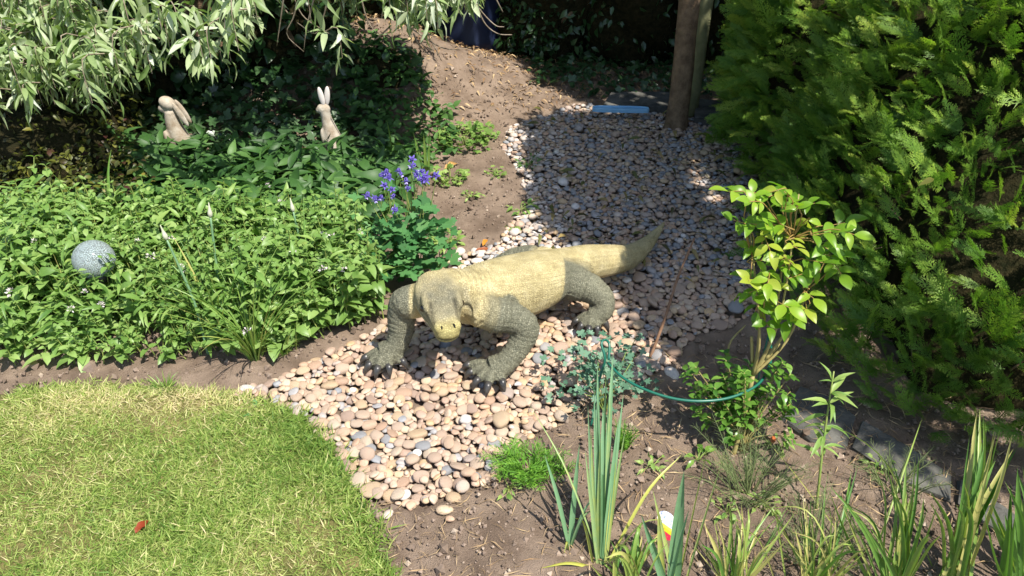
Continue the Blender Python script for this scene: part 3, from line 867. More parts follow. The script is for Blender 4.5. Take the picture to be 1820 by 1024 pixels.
# ------------------------------------------------------------------ conifer hedge
def spray_template(seed, fine=True):
    r = random.Random(seed)
    V = []; T3 = []; tv = []
    def tri(a, b, c, t):
        n = len(V); V.extend([a, b, c]); T3.append((n, n + 1, n + 2)); tv.extend([t * .6, t * .6, t])
    def axis(t): return np.array([0.03 * math.sin(t * 3 + seed), t, 0.05 * math.sin(t * 2.5) - 0.16 * t * t])
    def blade(p, d, L, w, t):
        s = np.array([-d[1], d[0], 0.0]); s /= np.linalg.norm(s) + 1e-9
        tri(p - s * w, p + s * w, p + d * L, t)
    for i in range(8):
        a, b = axis(i / 8), axis((i + 1) / 8)
        s = np.array([0.012 * (1 - i / 9), 0, 0])
        tri(a - s, a + s, b + s * .8, -.1); tri(a - s, b + s * .8, b - s * .8, -.1)
    n = 13 if fine else 9
    for i in range(n):
        t = 0.06 + 0.93 * i / n
        prof = min(1, (t + .12) / .38) * (1.03 - t) ** .8
        for sg in (-1, 1):
            if r.random() < .06: continue
            L = .46 * prof * r.uniform(.75, 1.1)
            an = r.uniform(.62, .9) * (1 - .25 * t)
            d = np.array([sg * math.sin(an), math.cos(an), r.uniform(-.25, .05)]); d /= np.linalg.norm(d)
            p = axis(t + r.uniform(-.012, .012))
            if not fine:
                blade(p, d, L, .05, .15); continue
            blade(p, d, L, .009, .05)
            m = max(2, int(L / .052))
            for j in range(m):
                u = (j + .6) / m
                for s2 in (-1, 1):
                    if r.random() < .16: continue
                    l2 = .135 * (1.15 - u) * r.uniform(.7, 1.15) * min(1, L / .2 + .3)
                    a2 = s2 * r.uniform(.5, .8)
                    d2 = np.array([d[0] * math.cos(a2) - d[1] * math.sin(a2), d[0] * math.sin(a2) + d[1] * math.cos(a2), d[2] + r.uniform(-.15, .1)])
                    blade(p + d * L * u * .92 + np.array([0, 0, r.uniform(-.006, .006)]), d2, l2, .0125, .14 + .16 * u)
    return np.array(V), np.array(T3), np.array(tv)

def polyline_sample(P, s):
    d = np.linalg.norm(np.diff(P, axis=0), axis=1); c = np.concatenate([[0], np.cumsum(d)])
    s = np.asarray(s) * c[-1]
    i = np.clip(np.searchsorted(c, s, side='right') - 1, 0, len(d) - 1)
    t = (s - c[i]) / d[i]
    p = P[i] + (P[i + 1] - P[i]) * t[:, None]
    tg = unit(P[i + 1] - P[i])
    return p, tg

def build_hedge():
    root = empty('conifer_hedge', (1.4, 2.4, 0))
    tag(root, 'dense green conifer hedge with flat feathery sprays and yellow-green tips', 'hedge')
    HK = spline(HEDGE, 160)
    cum = np.concatenate([[0], np.cumsum(np.linalg.norm(np.diff(HK[:, :2], axis=0), axis=1))]); cum /= cum[-1]
    def top(s): return 1.57 - .2235 * np.interp(s, cum, HK[:, 3]) + .03 * vnoise(s * 9, s, .3, 36)
    def skin(s, z):
        A = np.stack([np.interp(s, cum, HK[:, k]) for k in range(4)], 1); f = (z / .9)[:, None]
        return np.c_[A[:, :2] + (A[:, 2:] - A[:, :2]) * f, z]
    def face(s, z, q_in):
        """points and outward normals of the hedge; q_in is how far inside the skin"""
        p = skin(s, z); ts = skin(np.minimum(s + .004, 1), z) - skin(np.maximum(s - .004, 0), z); tz = skin(s, z + .02) - p
        nr = unit(np.cross(unit(ts), tz))
        rd = np.clip((z - (top(s) - .16)) / .16, 0, 1); rd = .12 * (1 - np.sqrt(np.maximum(0, 1 - rd * rd)))
        b = 0.02 - rd + 0.045 * vnoise(s * 6, z, .18, 31) - q_in
        return p + nr * b[:, None], nr, unit(ts)
    temps = [spray_template(i) for i in range(6)]
    n = 3500
    s = rng.uniform(0.13, 0.85, n)
    z = .03 + rng.random(n) * (top(s) - .01)
    depth = rng.random(n) ** 1.5 * 0.15
    pos, N3, T3 = face(s, z, depth)
    zmin = np.where((pos[:, 0] > 1.22) & (pos[:, 1] < 2), 0.05 + 0.16 * np.clip((pos[:, 0] - 1.22) / .25, 0, 1), 0.02)
    k = pos[:, 2] > zmin
    s, z, depth, pos, N3, T3 = [a[k] for a in (s, z, depth, pos, N3, T3)]; n = len(s)
    lo_ = (s > .58) & (rng.random(n) < .25); z = np.where(lo_, .03 + rng.random(n) * .28, z); depth = np.where(lo_, rng.random(n) * .06 - .02, depth); q2 = face(s, z, depth)
    pos = np.where(lo_[:, None], np.c_[q2[0][:, :2], np.maximum(q2[0][:, 2], .03)], pos); N3 = np.where(lo_[:, None], q2[1], N3)
    U3 = np.tile([0, 0, 1.0], (n, 1))
    ax = unit(N3 * rng.uniform(.25, .9, (n, 1)) + U3 * rng.uniform(-.2, .7, (n, 1)) + T3 * rng.normal(.0, .5, (n, 1)))
    nor = unit(N3 * .45 + np.array(SUN_DIR) * .7 + rng.normal(0, .42, (n, 3)))
    size = rng.uniform(.07, .145, n) * np.where(rng.random(n) < .10, 1.5, 1)
    Mx = frames(pos, ax, nor, size)
    tint = np.clip(0.50 + rng.normal(0, .15, n) + .14 * vnoise(s * 6, z, .3, 33) + .08 * (depth < .04), 0.02, .85)
    d = np.linalg.norm(pos - np.array([0, 0, CAM_H]), axis=1)
    dep = pos[:, 1] * .839 + (CAM_H - pos[:, 2]) * .545
    upc = pos[:, 1] * .545 - (CAM_H - pos[:, 2]) * .839
    infr = (pos[:, 0] / dep < .66) & (upc / dep < .36)
    order = np.argsort(-(size / d) * np.where((depth < .06) & infr, 1, .01))
    pick = np.arange(n) % 6
    ms = []
    for V, F, tv in temps:
        row = []
        for t0 in (.2, .36, .52, .68):
            me = make_mesh('spray', V, [F], np.clip(t0 + tv, 0, 1), smooth=False); me.materials.append(M['conifer']); row.append(me)
        ms.append(row)
    inv = world_of(root).inverted()
    for i in order[:300]:
        o = bpy.data.objects.new('spray', ms[pick[i]][int(np.clip((tint[i] - .12) / .16, 0, 3))])
        col.objects.link(o); o.parent = root; o.matrix_parent_inverse = inv; o.matrix_basis = Matrix(Mx[i].tolist())
    rest = order[300:]
    acc = Acc()
    for j, (V, F, tv) in enumerate(temps):
        r = rest[pick[rest] == j]; acc.many(V, F, Mx[r], tint[r], tv)
    ct = spray_template(9, False)
    n = 700; s = rng.uniform(0, 1, n); p = skin(s, top(s)); far = s > .84
    pos = np.where(far[:, None], skin(s, rng.uniform(.25, 1, n) * top(s)), p + np.c_[rng.uniform(.1, .6, n), rng.uniform(.05, .5, n), np.full(n, -.04)])
    acc.many(ct[0], ct[1], frames(pos, unit(rng.normal(0, .5, (n, 3)) + [-.2, -.2, .3]), rand_dirs(n, .2, 1), rng.uniform(.16, .26, n)), rng.uniform(.3, .6, n), ct[2])
    o = acc.build('foliage', M['conifer'], root, smooth=False); o['kind'] = 'stuff'
    # inside: solid shell coloured near black, standing in for dark depth and brown twigs
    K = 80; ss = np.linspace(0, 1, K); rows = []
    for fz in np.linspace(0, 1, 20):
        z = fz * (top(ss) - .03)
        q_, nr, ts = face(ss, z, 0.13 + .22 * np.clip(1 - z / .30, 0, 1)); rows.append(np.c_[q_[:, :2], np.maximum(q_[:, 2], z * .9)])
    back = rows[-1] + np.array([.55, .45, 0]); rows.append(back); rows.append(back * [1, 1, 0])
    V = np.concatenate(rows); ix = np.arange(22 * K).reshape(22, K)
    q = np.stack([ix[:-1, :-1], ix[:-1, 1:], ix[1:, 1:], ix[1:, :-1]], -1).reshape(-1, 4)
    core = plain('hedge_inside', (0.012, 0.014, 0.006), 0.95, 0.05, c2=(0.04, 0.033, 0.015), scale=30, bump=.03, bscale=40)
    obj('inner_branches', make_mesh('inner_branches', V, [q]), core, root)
    for i in range(70):
        a = np.array([rng.uniform(.15, .84)]); z0 = np.array([rng.uniform(.02, .22) if i % 3 else rng.uniform(.1, .8)])
        q_, nr, ts = face(a, z0, .10); b_ = q_[0]; b_[2] = max(b_[2], .01)
        e = b_ + nr[0] * rng.uniform(.03, .11) + ts[0] * rng.normal(0, .09) + [0, 0, rng.uniform(0, .08)]
        m = (b_ + e) / 2 + rng.normal(0, .02, 3)
        v, f = tube(spline([b_, m, e], 7), np.linspace(.003, .0012, 7), 5)
        Acc().raw(v, f).build('twig', M['bark'], root)
build_hedge()

def build_conifer_tree():
    # conifer added out of view; its boughs are shaped to shade the pebbles
    root = empty('conifer_tree', (2.1, 2.1, 0)); tag(root, 'added conifer out of view whose boughs cast the shade on the pebble path', 'tree')
    v, f = tube(spline([(2.1, 2.1, -.05), (2.08, 2.1, 1.2), (2.05, 2.05, 2.9)], 12), np.linspace(.10, .04, 12), 10)
    Acc().raw(v, f).build('trunk', M['bark'], root)
    SH = np.array([(.10, 4.0), (.115, 2.92), (.22, 2.68), (.37, 2.45), (.46, 2.02), (.84, 1.70), (1.06, 1.50), (1.3, 1.36), (1.38, 1.46), (1.08, 1.72), (.95, 1.9), (.88, 2.15), (.86, 2.5), (.83, 2.8), (.77, 3.1), (.76, 4.0)])
    n = 5200; gx = rng.uniform(.1, 1.4, n * 3); gy = rng.uniform(1.35, 4.0, n * 3); k = inside(SH, gx, gy) & (edge_dist(SH, gx, gy) > .035); gx = gx[k][:n]; gy = gy[k][:n]; n = len(gx)
    zz = rng.uniform(1.62, 2.05, n)
    pos = np.stack([gx + zz * SUN_DIR.x / SUN_DIR.z, gy + zz * SUN_DIR.y / SUN_DIR.z, zz], 1)
    ct = spray_template(9, False)
    acc = Acc().many(ct[0], ct[1], frames(pos, rand_dirs(n, -.4, .3), unit(rng.normal(0, .4, (n, 3)) + np.array(SUN_DIR)), rng.uniform(.13, .19, n)), rng.uniform(.2, .6, n), ct[2])
    o = acc.build('crown', M['conifer'], root, smooth=False); o['kind'] = 'stuff'
    for (x, y, z) in [(1.3, 3.1, 1.8), (1.1, 2.5, 1.85), (.95, 2.1, 1.85), (1.15, 1.6, 1.8), (1.5, 1.1, 1.8), (1.75, .95, 1.8), (1.3, 1.9, 1.9)]:
        v, f = tube(spline([(2.06, 2.07, 1.75), ((x + 2.06) / 2, (y + 2.07) / 2, z + .12), (x, y, z)], 9), np.linspace(.02, .006, 9), 7)
        Acc().raw(v, f).build('limb', M['bark'], root)
build_conifer_tree()

# ------------------------------------------------------------------ edging slabs, stones by the tree
M['slab'] = plain('slab_stone', (0.05, 0.05, 0.046), 0.9, 0.15, c2=(0.13, 0.125, 0.11), scale=14, bump=.004, bscale=70)
def slab(corners, h, label, group, name='edging_stone', z=0.0):
    C = np.array(corners)
    c = C[:, :2].mean(0); k = len(C)
    rows = []
    for zz, sc in ((-.03, 1.0), (h - .008, 1.0), (h, .975)):
        for x, y in C[:, :2]:
            rows.append((c[0] + (x - c[0]) * sc + rng.normal(0, .002), c[1] + (y - c[1]) * sc, z + zz))
    q = [(i * k + j, i * k + (j + 1) % k, (i + 1) * k + (j + 1) % k, (i + 1) * k + j) for i in range(2) for j in range(k)]
    me = make_mesh(name, rows, [np.array(q), np.array([[2 * k + j for j in range(k)]])], smooth=False)
    o = obj(name, me, M['slab']); tag(o, label, 'stone', group)
slab([at(1385, 745), at(1420, 690), at(1478, 710), at(1520, 745), at(1505, 800), at(1440, 785)], .010, 'grey edging slab behind the tall grey-green weed stalk', 'edging slabs under the hedge')
slab([at(1512, 800), at(1530, 752), at(1600, 790), at(1690, 850), at(1690, 895), at(1600, 860)], .012, 'long grey edging slab between hedge and strap leaves', 'edging slabs under the hedge')
slab([at(1700, 900), at(1702, 856), at(1780, 905), at(1850, 960), at(1850, 1010), at(1770, 950)], .012, 'grey edging slab lying behind the bright strap-leaf clump', 'edging slabs under the hedge')
slab([at(1085, 178), at(1190, 178), at(1195, 205), at(1070, 203)], .05, 'grey flat stone under the blue plastic lid', 'flat stones at the tree foot', 'flat_stone')
slab([at(1235, 190), at(1330, 200), at(1335, 236), at(1232, 222)], .05, 'grey flat stone to the hedge side of the brown trunk', 'flat stones at the tree foot', 'flat_stone')

def build_lid():
    c = at(1103, 195, .06)
    root = empty('plastic_lid', c)
    tag(root, 'flat light blue plastic lid lying on the grey stone', 'lid')
    a = np.linspace(0, 2 * math.pi, 40, endpoint=False)
    w = np.sign(np.cos(a)) * np.abs(np.cos(a)) ** .5 * .150; d = np.sign(np.sin(a)) * np.abs(np.sin(a)) ** .5 * .026
    rot = -.06
    def ring(s, z, t=0): return np.c_[c[0] + (w * s) * math.cos(rot), c[1] + d * s + w * s * math.sin(rot), np.full(40, c[2] + z)]
    V = np.concatenate([ring(1, -.008), ring(1.0, .008), ring(.985, .013), ring(.94, .012), ring(.93, .004)])
    q = [(i * 40 + j, i * 40 + (j + 1) % 40, (i + 1) * 40 + (j + 1) % 40, (i + 1) * 40 + j) for i in range(4) for j in range(40)]
    m = plain('blue_plastic', (0.16, 0.38, 0.60), 0.5, 0.35, c2=(0.24, 0.47, 0.68), scale=8)
    body = obj('rim', make_mesh('rim', V, [np.array(q)]), m, root)
    V2 = ring(.935, .0035)
    obj('panel', make_mesh('panel', V2, [np.array([list(range(40))])], smooth=False), m, root)
build_lid()

# ------------------------------------------------------------------ tree with a brown trunk, pole and the crown overhead
def crown_mesh(centers, radii, n, tv, tf, size, tint, seed, shell=.55):
    acc = Acc(); r = np.random.default_rng(seed)
    w = np.array([x[0] * x[1] * x[2] for x in radii]); w = w / w.sum()
    pick = r.choice(len(centers), n, p=w)
    d = unit(r.normal(size=(n, 3))) * (r.uniform(shell ** 3, 1, n) ** (1 / 3))[:, None]
    pos = np.array(centers)[pick] + d * np.array(radii)[pick]
    ax = unit(d + r.normal(0, .7, (n, 3)) + [0, 0, -.3])
    nor = unit(d * .5 + r.normal(0, .6, (n, 3)) + [0, 0, .6])
    acc.many(tv, tf, frames(pos, ax, nor, r.uniform(size[0], size[1], n)), np.clip(r.normal(tint, .2, n), 0, 1))
    return acc

def build_tree():
    b = at(1200, 228)
    root = empty('tree', b)
    tag(root, 'smooth brown tree trunk leaning slightly, rising from the pebbles', 'tree')
    P = spline([(b[0], b[1], -.05), (b[0] + .005, b[1], .25), (b[0] - .01, b[1], .8), (b[0] - .02, b[1] + .02, 1.6), (b[0] + .02, b[1] + .2, 2.5)], 26)
    rad = np.interp(np.linspace(0, 1, 26), [0, .05, .15, 1], [.072, .060, .054, .042])
    v, f = tube(P, rad, 18)
    v = v + (.004 * vnoise(v[:, 0] * 6 + v[:, 2], v[:, 2], .08, 51))[:, None] * np.array([1, 1, 0])
    Acc().raw(v, f).build('trunk', M['bark'], root)
    top = P[-1]
    cs = [(1.15, 4.85, 2.75), (.45, 5.3, 2.7), (1.75, 4.15, 2.75), (1.2, 5.6, 3.1), (.1, 5.75, 2.5), (1.95, 3.45, 2.8), (.62, 4.8, 2.6), (1.5, 3.65, 2.75), (-.05, 4.8, 2.5), (-.65, 4.95, 2.5), (.44, 3.95, 2.5), (.08, 3.9, 2.5), (.72, 4.2, 2.55)]  # unseen crown lobes, placed to shade the bank and the shrubs behind
    for c in cs:
        m = (np.array(c) + top) / 2 + [0, 0, .1]
        v, f = tube(spline([top - [0, 0, .1], m, c], 9), np.linspace(.03, .008, 9), 7)
        Acc().raw(v, f).build('limb', M['bark'], root)
    tv, tf = leaf(.5, 2, .2, .1)
    o = crown_mesh(cs, [(.75, .7, .5), (.7, .7, .45), (.7, .7, .5), (.8, .7, .5), (.7, .6, .4), (.62, .55, .4), (.5, .4, .35), (.36, .5, .35), (.45, .35, .3), (.45, .35, .3), (.36, .22, .25), (.34, .22, .25), (.36, .22, .25)], 14500, tv, tf, (.09, .14), .4, 61, .2).build('crown', M['broad'], root)
    o['kind'] = 'stuff'
    # pale pole leaning behind the trunk
    b2 = at(1228, 205)
    v, f = tube(spline([(b2[0], b2[1], -.04), (b2[0] + .008, b2[1] + .01, .6), (b2[0] + .02, b2[1] + .03, 1.3), (b2[0] + .04, b2[1] + .03, 2.2)], 14), np.linspace(.034, .03, 14), 12)
    o = Acc().raw(v, f).build('wooden_pole', plain('pole_wood', (0.16, 0.165, 0.085), 0.8, 0.2, c2=(0.26, 0.26, 0.14), scale=12, bump=.004, bscale=40))
    tag(o, 'slim greenish pole standing just behind the brown trunk', 'pole')
build_tree()

# ------------------------------------------------------------------ dark shrubs at the back
def back_shrub(name, label, c, rad, n, mat, lw, size, tint, group='dark shrubs along the back', seed=1, cat='shrub', segs=3):
    root = empty(name, (c[0], c[1], 0))
    tag(root, label, cat, group)
    tv, tf = leaf(lw, segs, .25, .15)
    o = crown_mesh([c], [rad], n, tv, tf, size, tint, seed, .6).build('crown', mat, root); o['kind'] = 'stuff'
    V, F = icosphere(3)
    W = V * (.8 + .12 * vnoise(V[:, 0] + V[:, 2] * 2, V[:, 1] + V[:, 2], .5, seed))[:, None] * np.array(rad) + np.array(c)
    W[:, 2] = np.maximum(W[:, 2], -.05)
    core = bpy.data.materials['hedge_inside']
    obj('inner_branches', make_mesh('inner_branches', W, [F]), core, root)  # solid filler, the dark between the leaves put into its colour
    for i in range(4):
        a = np.array([c[0] + rng.normal(0, .08), c[1] + rng.normal(0, .05), -.03]); e = np.array(c) + rng.normal(0, .15, 3)
        v, f = tube(spline([a, (a + e) / 2 + rng.normal(0, .04, 3), e], 8), np.linspace(.02, .008, 8), 6)
        Acc().raw(v, f).build('stem', M['bark'], root)
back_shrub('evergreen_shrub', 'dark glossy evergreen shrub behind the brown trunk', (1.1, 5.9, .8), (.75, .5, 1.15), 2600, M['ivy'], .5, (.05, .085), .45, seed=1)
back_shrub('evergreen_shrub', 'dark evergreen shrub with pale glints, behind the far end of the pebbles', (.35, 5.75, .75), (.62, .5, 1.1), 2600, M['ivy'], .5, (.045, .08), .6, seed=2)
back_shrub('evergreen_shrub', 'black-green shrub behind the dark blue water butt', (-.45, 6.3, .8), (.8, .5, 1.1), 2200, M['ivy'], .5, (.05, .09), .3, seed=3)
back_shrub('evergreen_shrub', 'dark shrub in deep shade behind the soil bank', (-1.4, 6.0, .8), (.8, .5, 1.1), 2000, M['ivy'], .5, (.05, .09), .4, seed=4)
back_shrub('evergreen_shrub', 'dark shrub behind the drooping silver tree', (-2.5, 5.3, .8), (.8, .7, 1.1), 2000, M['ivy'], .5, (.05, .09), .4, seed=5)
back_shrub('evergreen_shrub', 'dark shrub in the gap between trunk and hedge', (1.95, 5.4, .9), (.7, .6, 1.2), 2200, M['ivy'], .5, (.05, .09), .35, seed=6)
back_shrub('ivy_bush', 'broad-leaved ivy bush between the two rabbit statues', (-1.22, 4.25, .33), (.42, .25, .5), 900, M['ivy'], .75, (.06, .10), .62, 'ivy', 7, segs=4)
back_shrub('ivy_bush', 'small ivy bush in shade behind the violet columbine and taller rabbit', (-.72, 4.05, .12), (.28, .2, .28), 480, M['ivy'], .75, (.05, .08), .6, 'ivy', 8, segs=4)

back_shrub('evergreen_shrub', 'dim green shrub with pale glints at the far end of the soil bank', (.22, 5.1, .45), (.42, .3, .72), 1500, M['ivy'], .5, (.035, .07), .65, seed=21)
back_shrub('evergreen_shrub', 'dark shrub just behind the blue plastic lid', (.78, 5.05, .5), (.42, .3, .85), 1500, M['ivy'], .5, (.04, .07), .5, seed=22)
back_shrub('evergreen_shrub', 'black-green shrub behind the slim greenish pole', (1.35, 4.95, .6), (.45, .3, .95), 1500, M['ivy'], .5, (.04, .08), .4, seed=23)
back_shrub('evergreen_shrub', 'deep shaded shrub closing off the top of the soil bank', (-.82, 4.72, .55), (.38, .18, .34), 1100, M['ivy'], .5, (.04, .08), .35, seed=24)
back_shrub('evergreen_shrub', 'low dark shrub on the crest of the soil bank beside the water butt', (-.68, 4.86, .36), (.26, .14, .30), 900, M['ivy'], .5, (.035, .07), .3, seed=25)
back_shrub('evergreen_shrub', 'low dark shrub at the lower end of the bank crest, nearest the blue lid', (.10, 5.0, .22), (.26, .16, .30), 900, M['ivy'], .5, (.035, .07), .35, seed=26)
back_shrub('bronze_shrub', 'low bronze and olive shrub below the drooping tree, nearer the globe light', (-1.98, 3.0, .10), (.42, .3, .34), 2400, M['berberis'], .55, (.018, .04), .55, 'bronze shrubs', 9)
back_shrub('bronze_shrub', 'dark bronze shrub behind, under the drooping tree at the picture edge', (-2.2, 3.45, .15), (.5, .4, .45), 2200, M['berberis'], .55, (.02, .045), .45, 'bronze shrubs', 10)
back_shrub('ivy_bush', 'dark leafy bush between the bronze shrubs and the ear-back rabbit', (-2.05, 4.1, .15), (.4, .3, .4), 900, M['ivy'], .75, (.05, .09), .5, 'ivy', 11, segs=4)

def build_butt():
    c = np.array([-.29, 5.05, 0.0])
    root = empty('water_butt', c); tag(root, 'dark blue plastic water butt standing in shade behind the soil bank', 'barrel')
    m = plain('dark_blue_plastic', (0.006, 0.010, 0.028), 0.5, 0.3, c2=(0.009, 0.015, 0.04), scale=6)
    a = np.arange(32) * 2 * math.pi / 32
    prof = [(.20, -.03), (.225, .1), (.228, .13), (.235, .14), (.235, .17), (.23, .18), (.25, .5), (.258, .51), (.258, .54), (.25, .55), (.24, .85), (.255, .86), (.255, .9)]
    V = np.concatenate([np.c_[c[0] + r * np.cos(a), c[1] + r * np.sin(a), np.full(32, z)] for r, z in prof])
    q = [(i * 32 + j, i * 32 + (j + 1) % 32, (i + 1) * 32 + (j + 1) % 32, (i + 1) * 32 + j) for i in range(len(prof) - 1) for j in range(32)]
    obj('barrel', make_mesh('barrel', V, [np.array(q)]), m, root)
    V = np.concatenate([np.c_[c[0] + r * np.cos(a), c[1] + r * np.sin(a), np.full(32, z)] for r, z in [(.265, .88), (.265, .91), (.1, .94), (.001, .945)]])
    q = [(i * 32 + j, i * 32 + (j + 1) % 32, (i + 1) * 32 + (j + 1) % 32, (i + 1) * 32 + j) for i in range(3) for j in range(32)]
    obj('lid', make_mesh('lid', V, [np.array(q)]), m, root)
build_butt()

# ------------------------------------------------------------------ silver willow-leaved tree, drooping into view
def build_willow():
    root = empty('silver_weeping_tree', (-1.75, 4.6, 0))
    tag(root, 'weeping tree with silvery willow-like leaves drooping over the bed', 'tree')
    tp = np.array([-1.7, 4.4, 1.9])
    v, f = tube(spline([(-1.75, 4.6, -.05), (-1.8, 4.55, .6), (-1.7, 4.5, 1.3), tp], 14), np.linspace(.09, .06, 14), 12)
    Acc().raw(v, f).build('trunk', M['bark'], root)
    # region of the drooping curtain, lower outline in plan picture measure
    low = [(-40, 215), (30, 205), (90, 195), (150, 192), (190, 178), (255, 160), (290, 122), (340, 118), (355, 140), (370, 125), (410, 112), (430, 85), (455, 60), (490, 30), (520, 12), (548, 25), (570, 100), (600, 135), (625, 152), (645, 120), (660, 85), (690, 62), (720, 55), (760, 50), (800, 40), (830, 25), (855, 8)]
    lx, ly = np.array(low).T
    ends = []
    for i in range(950):
        px = rng.uniform(-60, 850); lo = np.interp(px, lx, ly)
        if lo < 8: continue
        u = rng.random() ** .75
        py = lo + 12 - u * (lo + 130)
        Y = 2.55 + 0.75 * u + rng.uniform(-.12, .5) + (0.25 if px > 480 else 0) + .1 * vnoise(px, 0, 120, 71)
        if 455 < px < 552 and rng.random() < .75: continue
        ends.append(at_y(px, py, Y))
    nvis = len(ends)
    # the crown above and behind, out of the picture
    for i in range(1100):
        ends.append(np.array([rng.uniform(-2.9, -.5), rng.uniform(2.75, 4.9), rng.uniform(1.0, 2.2)]))
    ends = np.array(ends)
    # openings in the canopy through which the sun reaches the two statues
    S3 = np.array(SUN_DIR); keep = np.ones(len(ends), bool)
    for q, rr in ((at(326, 276, .10) + [0, 0, .2], .27), (at(592, 266, .08) + [0, 0, .18], .16), (np.array([-1.1, 3.0, .2]), .12), (np.array([-.75, 3.2, .2]), .15)):
        w = ends - q; al = w @ S3; keep &= ~((np.linalg.norm(w - al[:, None] * S3, axis=1) < rr) & (al > .25))
    nvis = int(keep[:nvis].sum()); ends = ends[keep]
    tw = Acc(); Ms, Ts, Ms2, Ts2 = [], [], [], []
    for i, e in enumerate(ends):
        L = rng.uniform(.16, .30)
        out = unit(np.array([e[0] + 1.5 + rng.normal(0, .5), -(.8 + rng.random()), 0]))
        d0 = unit(out * .8 + np.array([rng.normal(0, .35), rng.normal(0, .2), rng.uniform(-.1, .5)]))
        st = e - (d0 * .55 + np.array([0, 0, -.55])) * L
        mid = st + d0 * L * .5
        P = spline([st, mid, e], 7)
        if i < nvis:
            v, f = tube(P, np.linspace(.0026, .001, 7), 4, cap=False); tw.raw(v, f)
        T = unit(np.gradient(P, axis=0))
        nl = rng.integers(12, 19)
        t = np.sort(rng.uniform(.05, 1, nl))
        k = np.clip((t * 6).astype(int), 0, 5); fr = (t * 6 - k)[:, None]
        pos = P[k] * (1 - fr) + P[k + 1] * fr; tg = T[k]
        rad = unit(np.cross(tg, rand_dirs(nl)))
        ax = unit(tg * .6 + rad * .9 + np.array([0, 0, -.22]))
        nor = unit(rad * -.2 + np.array([0, 0, 1.0]) + rng.normal(0, .5, (nl, 3)))
        size = rng.uniform(.058, .100, nl) * (1.05 - .25 * t)
        m = frames(pos, ax, nor, size); ti = np.clip(rng.normal(.48 + .14 * rng.normal(), .24, nl), 0, 1)
        (Ms if i < nvis else Ms2).append(m); (Ts if i < nvis else Ts2).append(ti)
    temps = [leaf(.24, 5, .15, .2, .8, .45, wav=.25), leaf(.20, 5, .45, .25, .8, .42, wav=.4), leaf(.27, 5, -.12, .2, .8, .48, wav=.2), leaf(.18, 5, .75, .2, .8, .45, wav=.3)]
    Ms = np.concatenate(Ms); Ts = np.concatenate(Ts)
    part_leaves(root, 'leaf', temps, Ms, Ts, M['silver'], 300, 'crown')
    c2 = leaf(.36, 2, .2, .15)
    o = Acc().many(c2[0], c2[1], np.concatenate(Ms2), np.concatenate(Ts2)).build('upper_crown', M['silver'], root); o['kind'] = 'stuff'
    o = tw.build('twigs', M['twig'], root); o['kind'] = 'stuff'
    for i in range(16):
        e = ends[rng.integers(0, len(ends))] + [0, .1, .25]
        m = (tp + e) / 2 + [0, 0, .35]
        v, f = tube(spline([tp, m, e], 10), np.linspace(.025, .005, 10), 6)
        Acc().raw(v, f).build('branch', M['bark'], root)
    bare = [[(505, -10), (498, 40), (492, 82)], [(535, -20), (522, 30), (510, 62), (540, 92)], [(560, -10), (545, 50), (540, 90)], [(585, -15), (575, 30), (560, 60), (528, 40)], [(520, -10), (540, 30), (585, 60)], [(495, 0), (515, 25), (535, 10)],
            [(835, -10), (855, 20), (880, 45), (896, 48)], [(845, 5), (862, 42), (885, 60), (910, 62)], [(875, -15), (885, 5), (894, 22)], [(700, 30), (745, 60), (775, 80), (800, 88), (830, 86)], [(755, 45), (765, 70), (785, 108)], [(735, 60), (745, 80), (762, 98)], [(690, 50), (668, 70), (660, 68)], [(640, -10), (655, 40), (680, 70)]]
    for b in bare:
        Y = 3.0 + rng.uniform(-.1, .15)
        v, f = tube(spline([at_y(x, y, Y + .02 * j) for j, (x, y) in enumerate(b)], 12), np.linspace(.0035, .0014, 12), 5)
        Acc().raw(v, f).build('bare_twig', M['twig'], root)
build_willow()

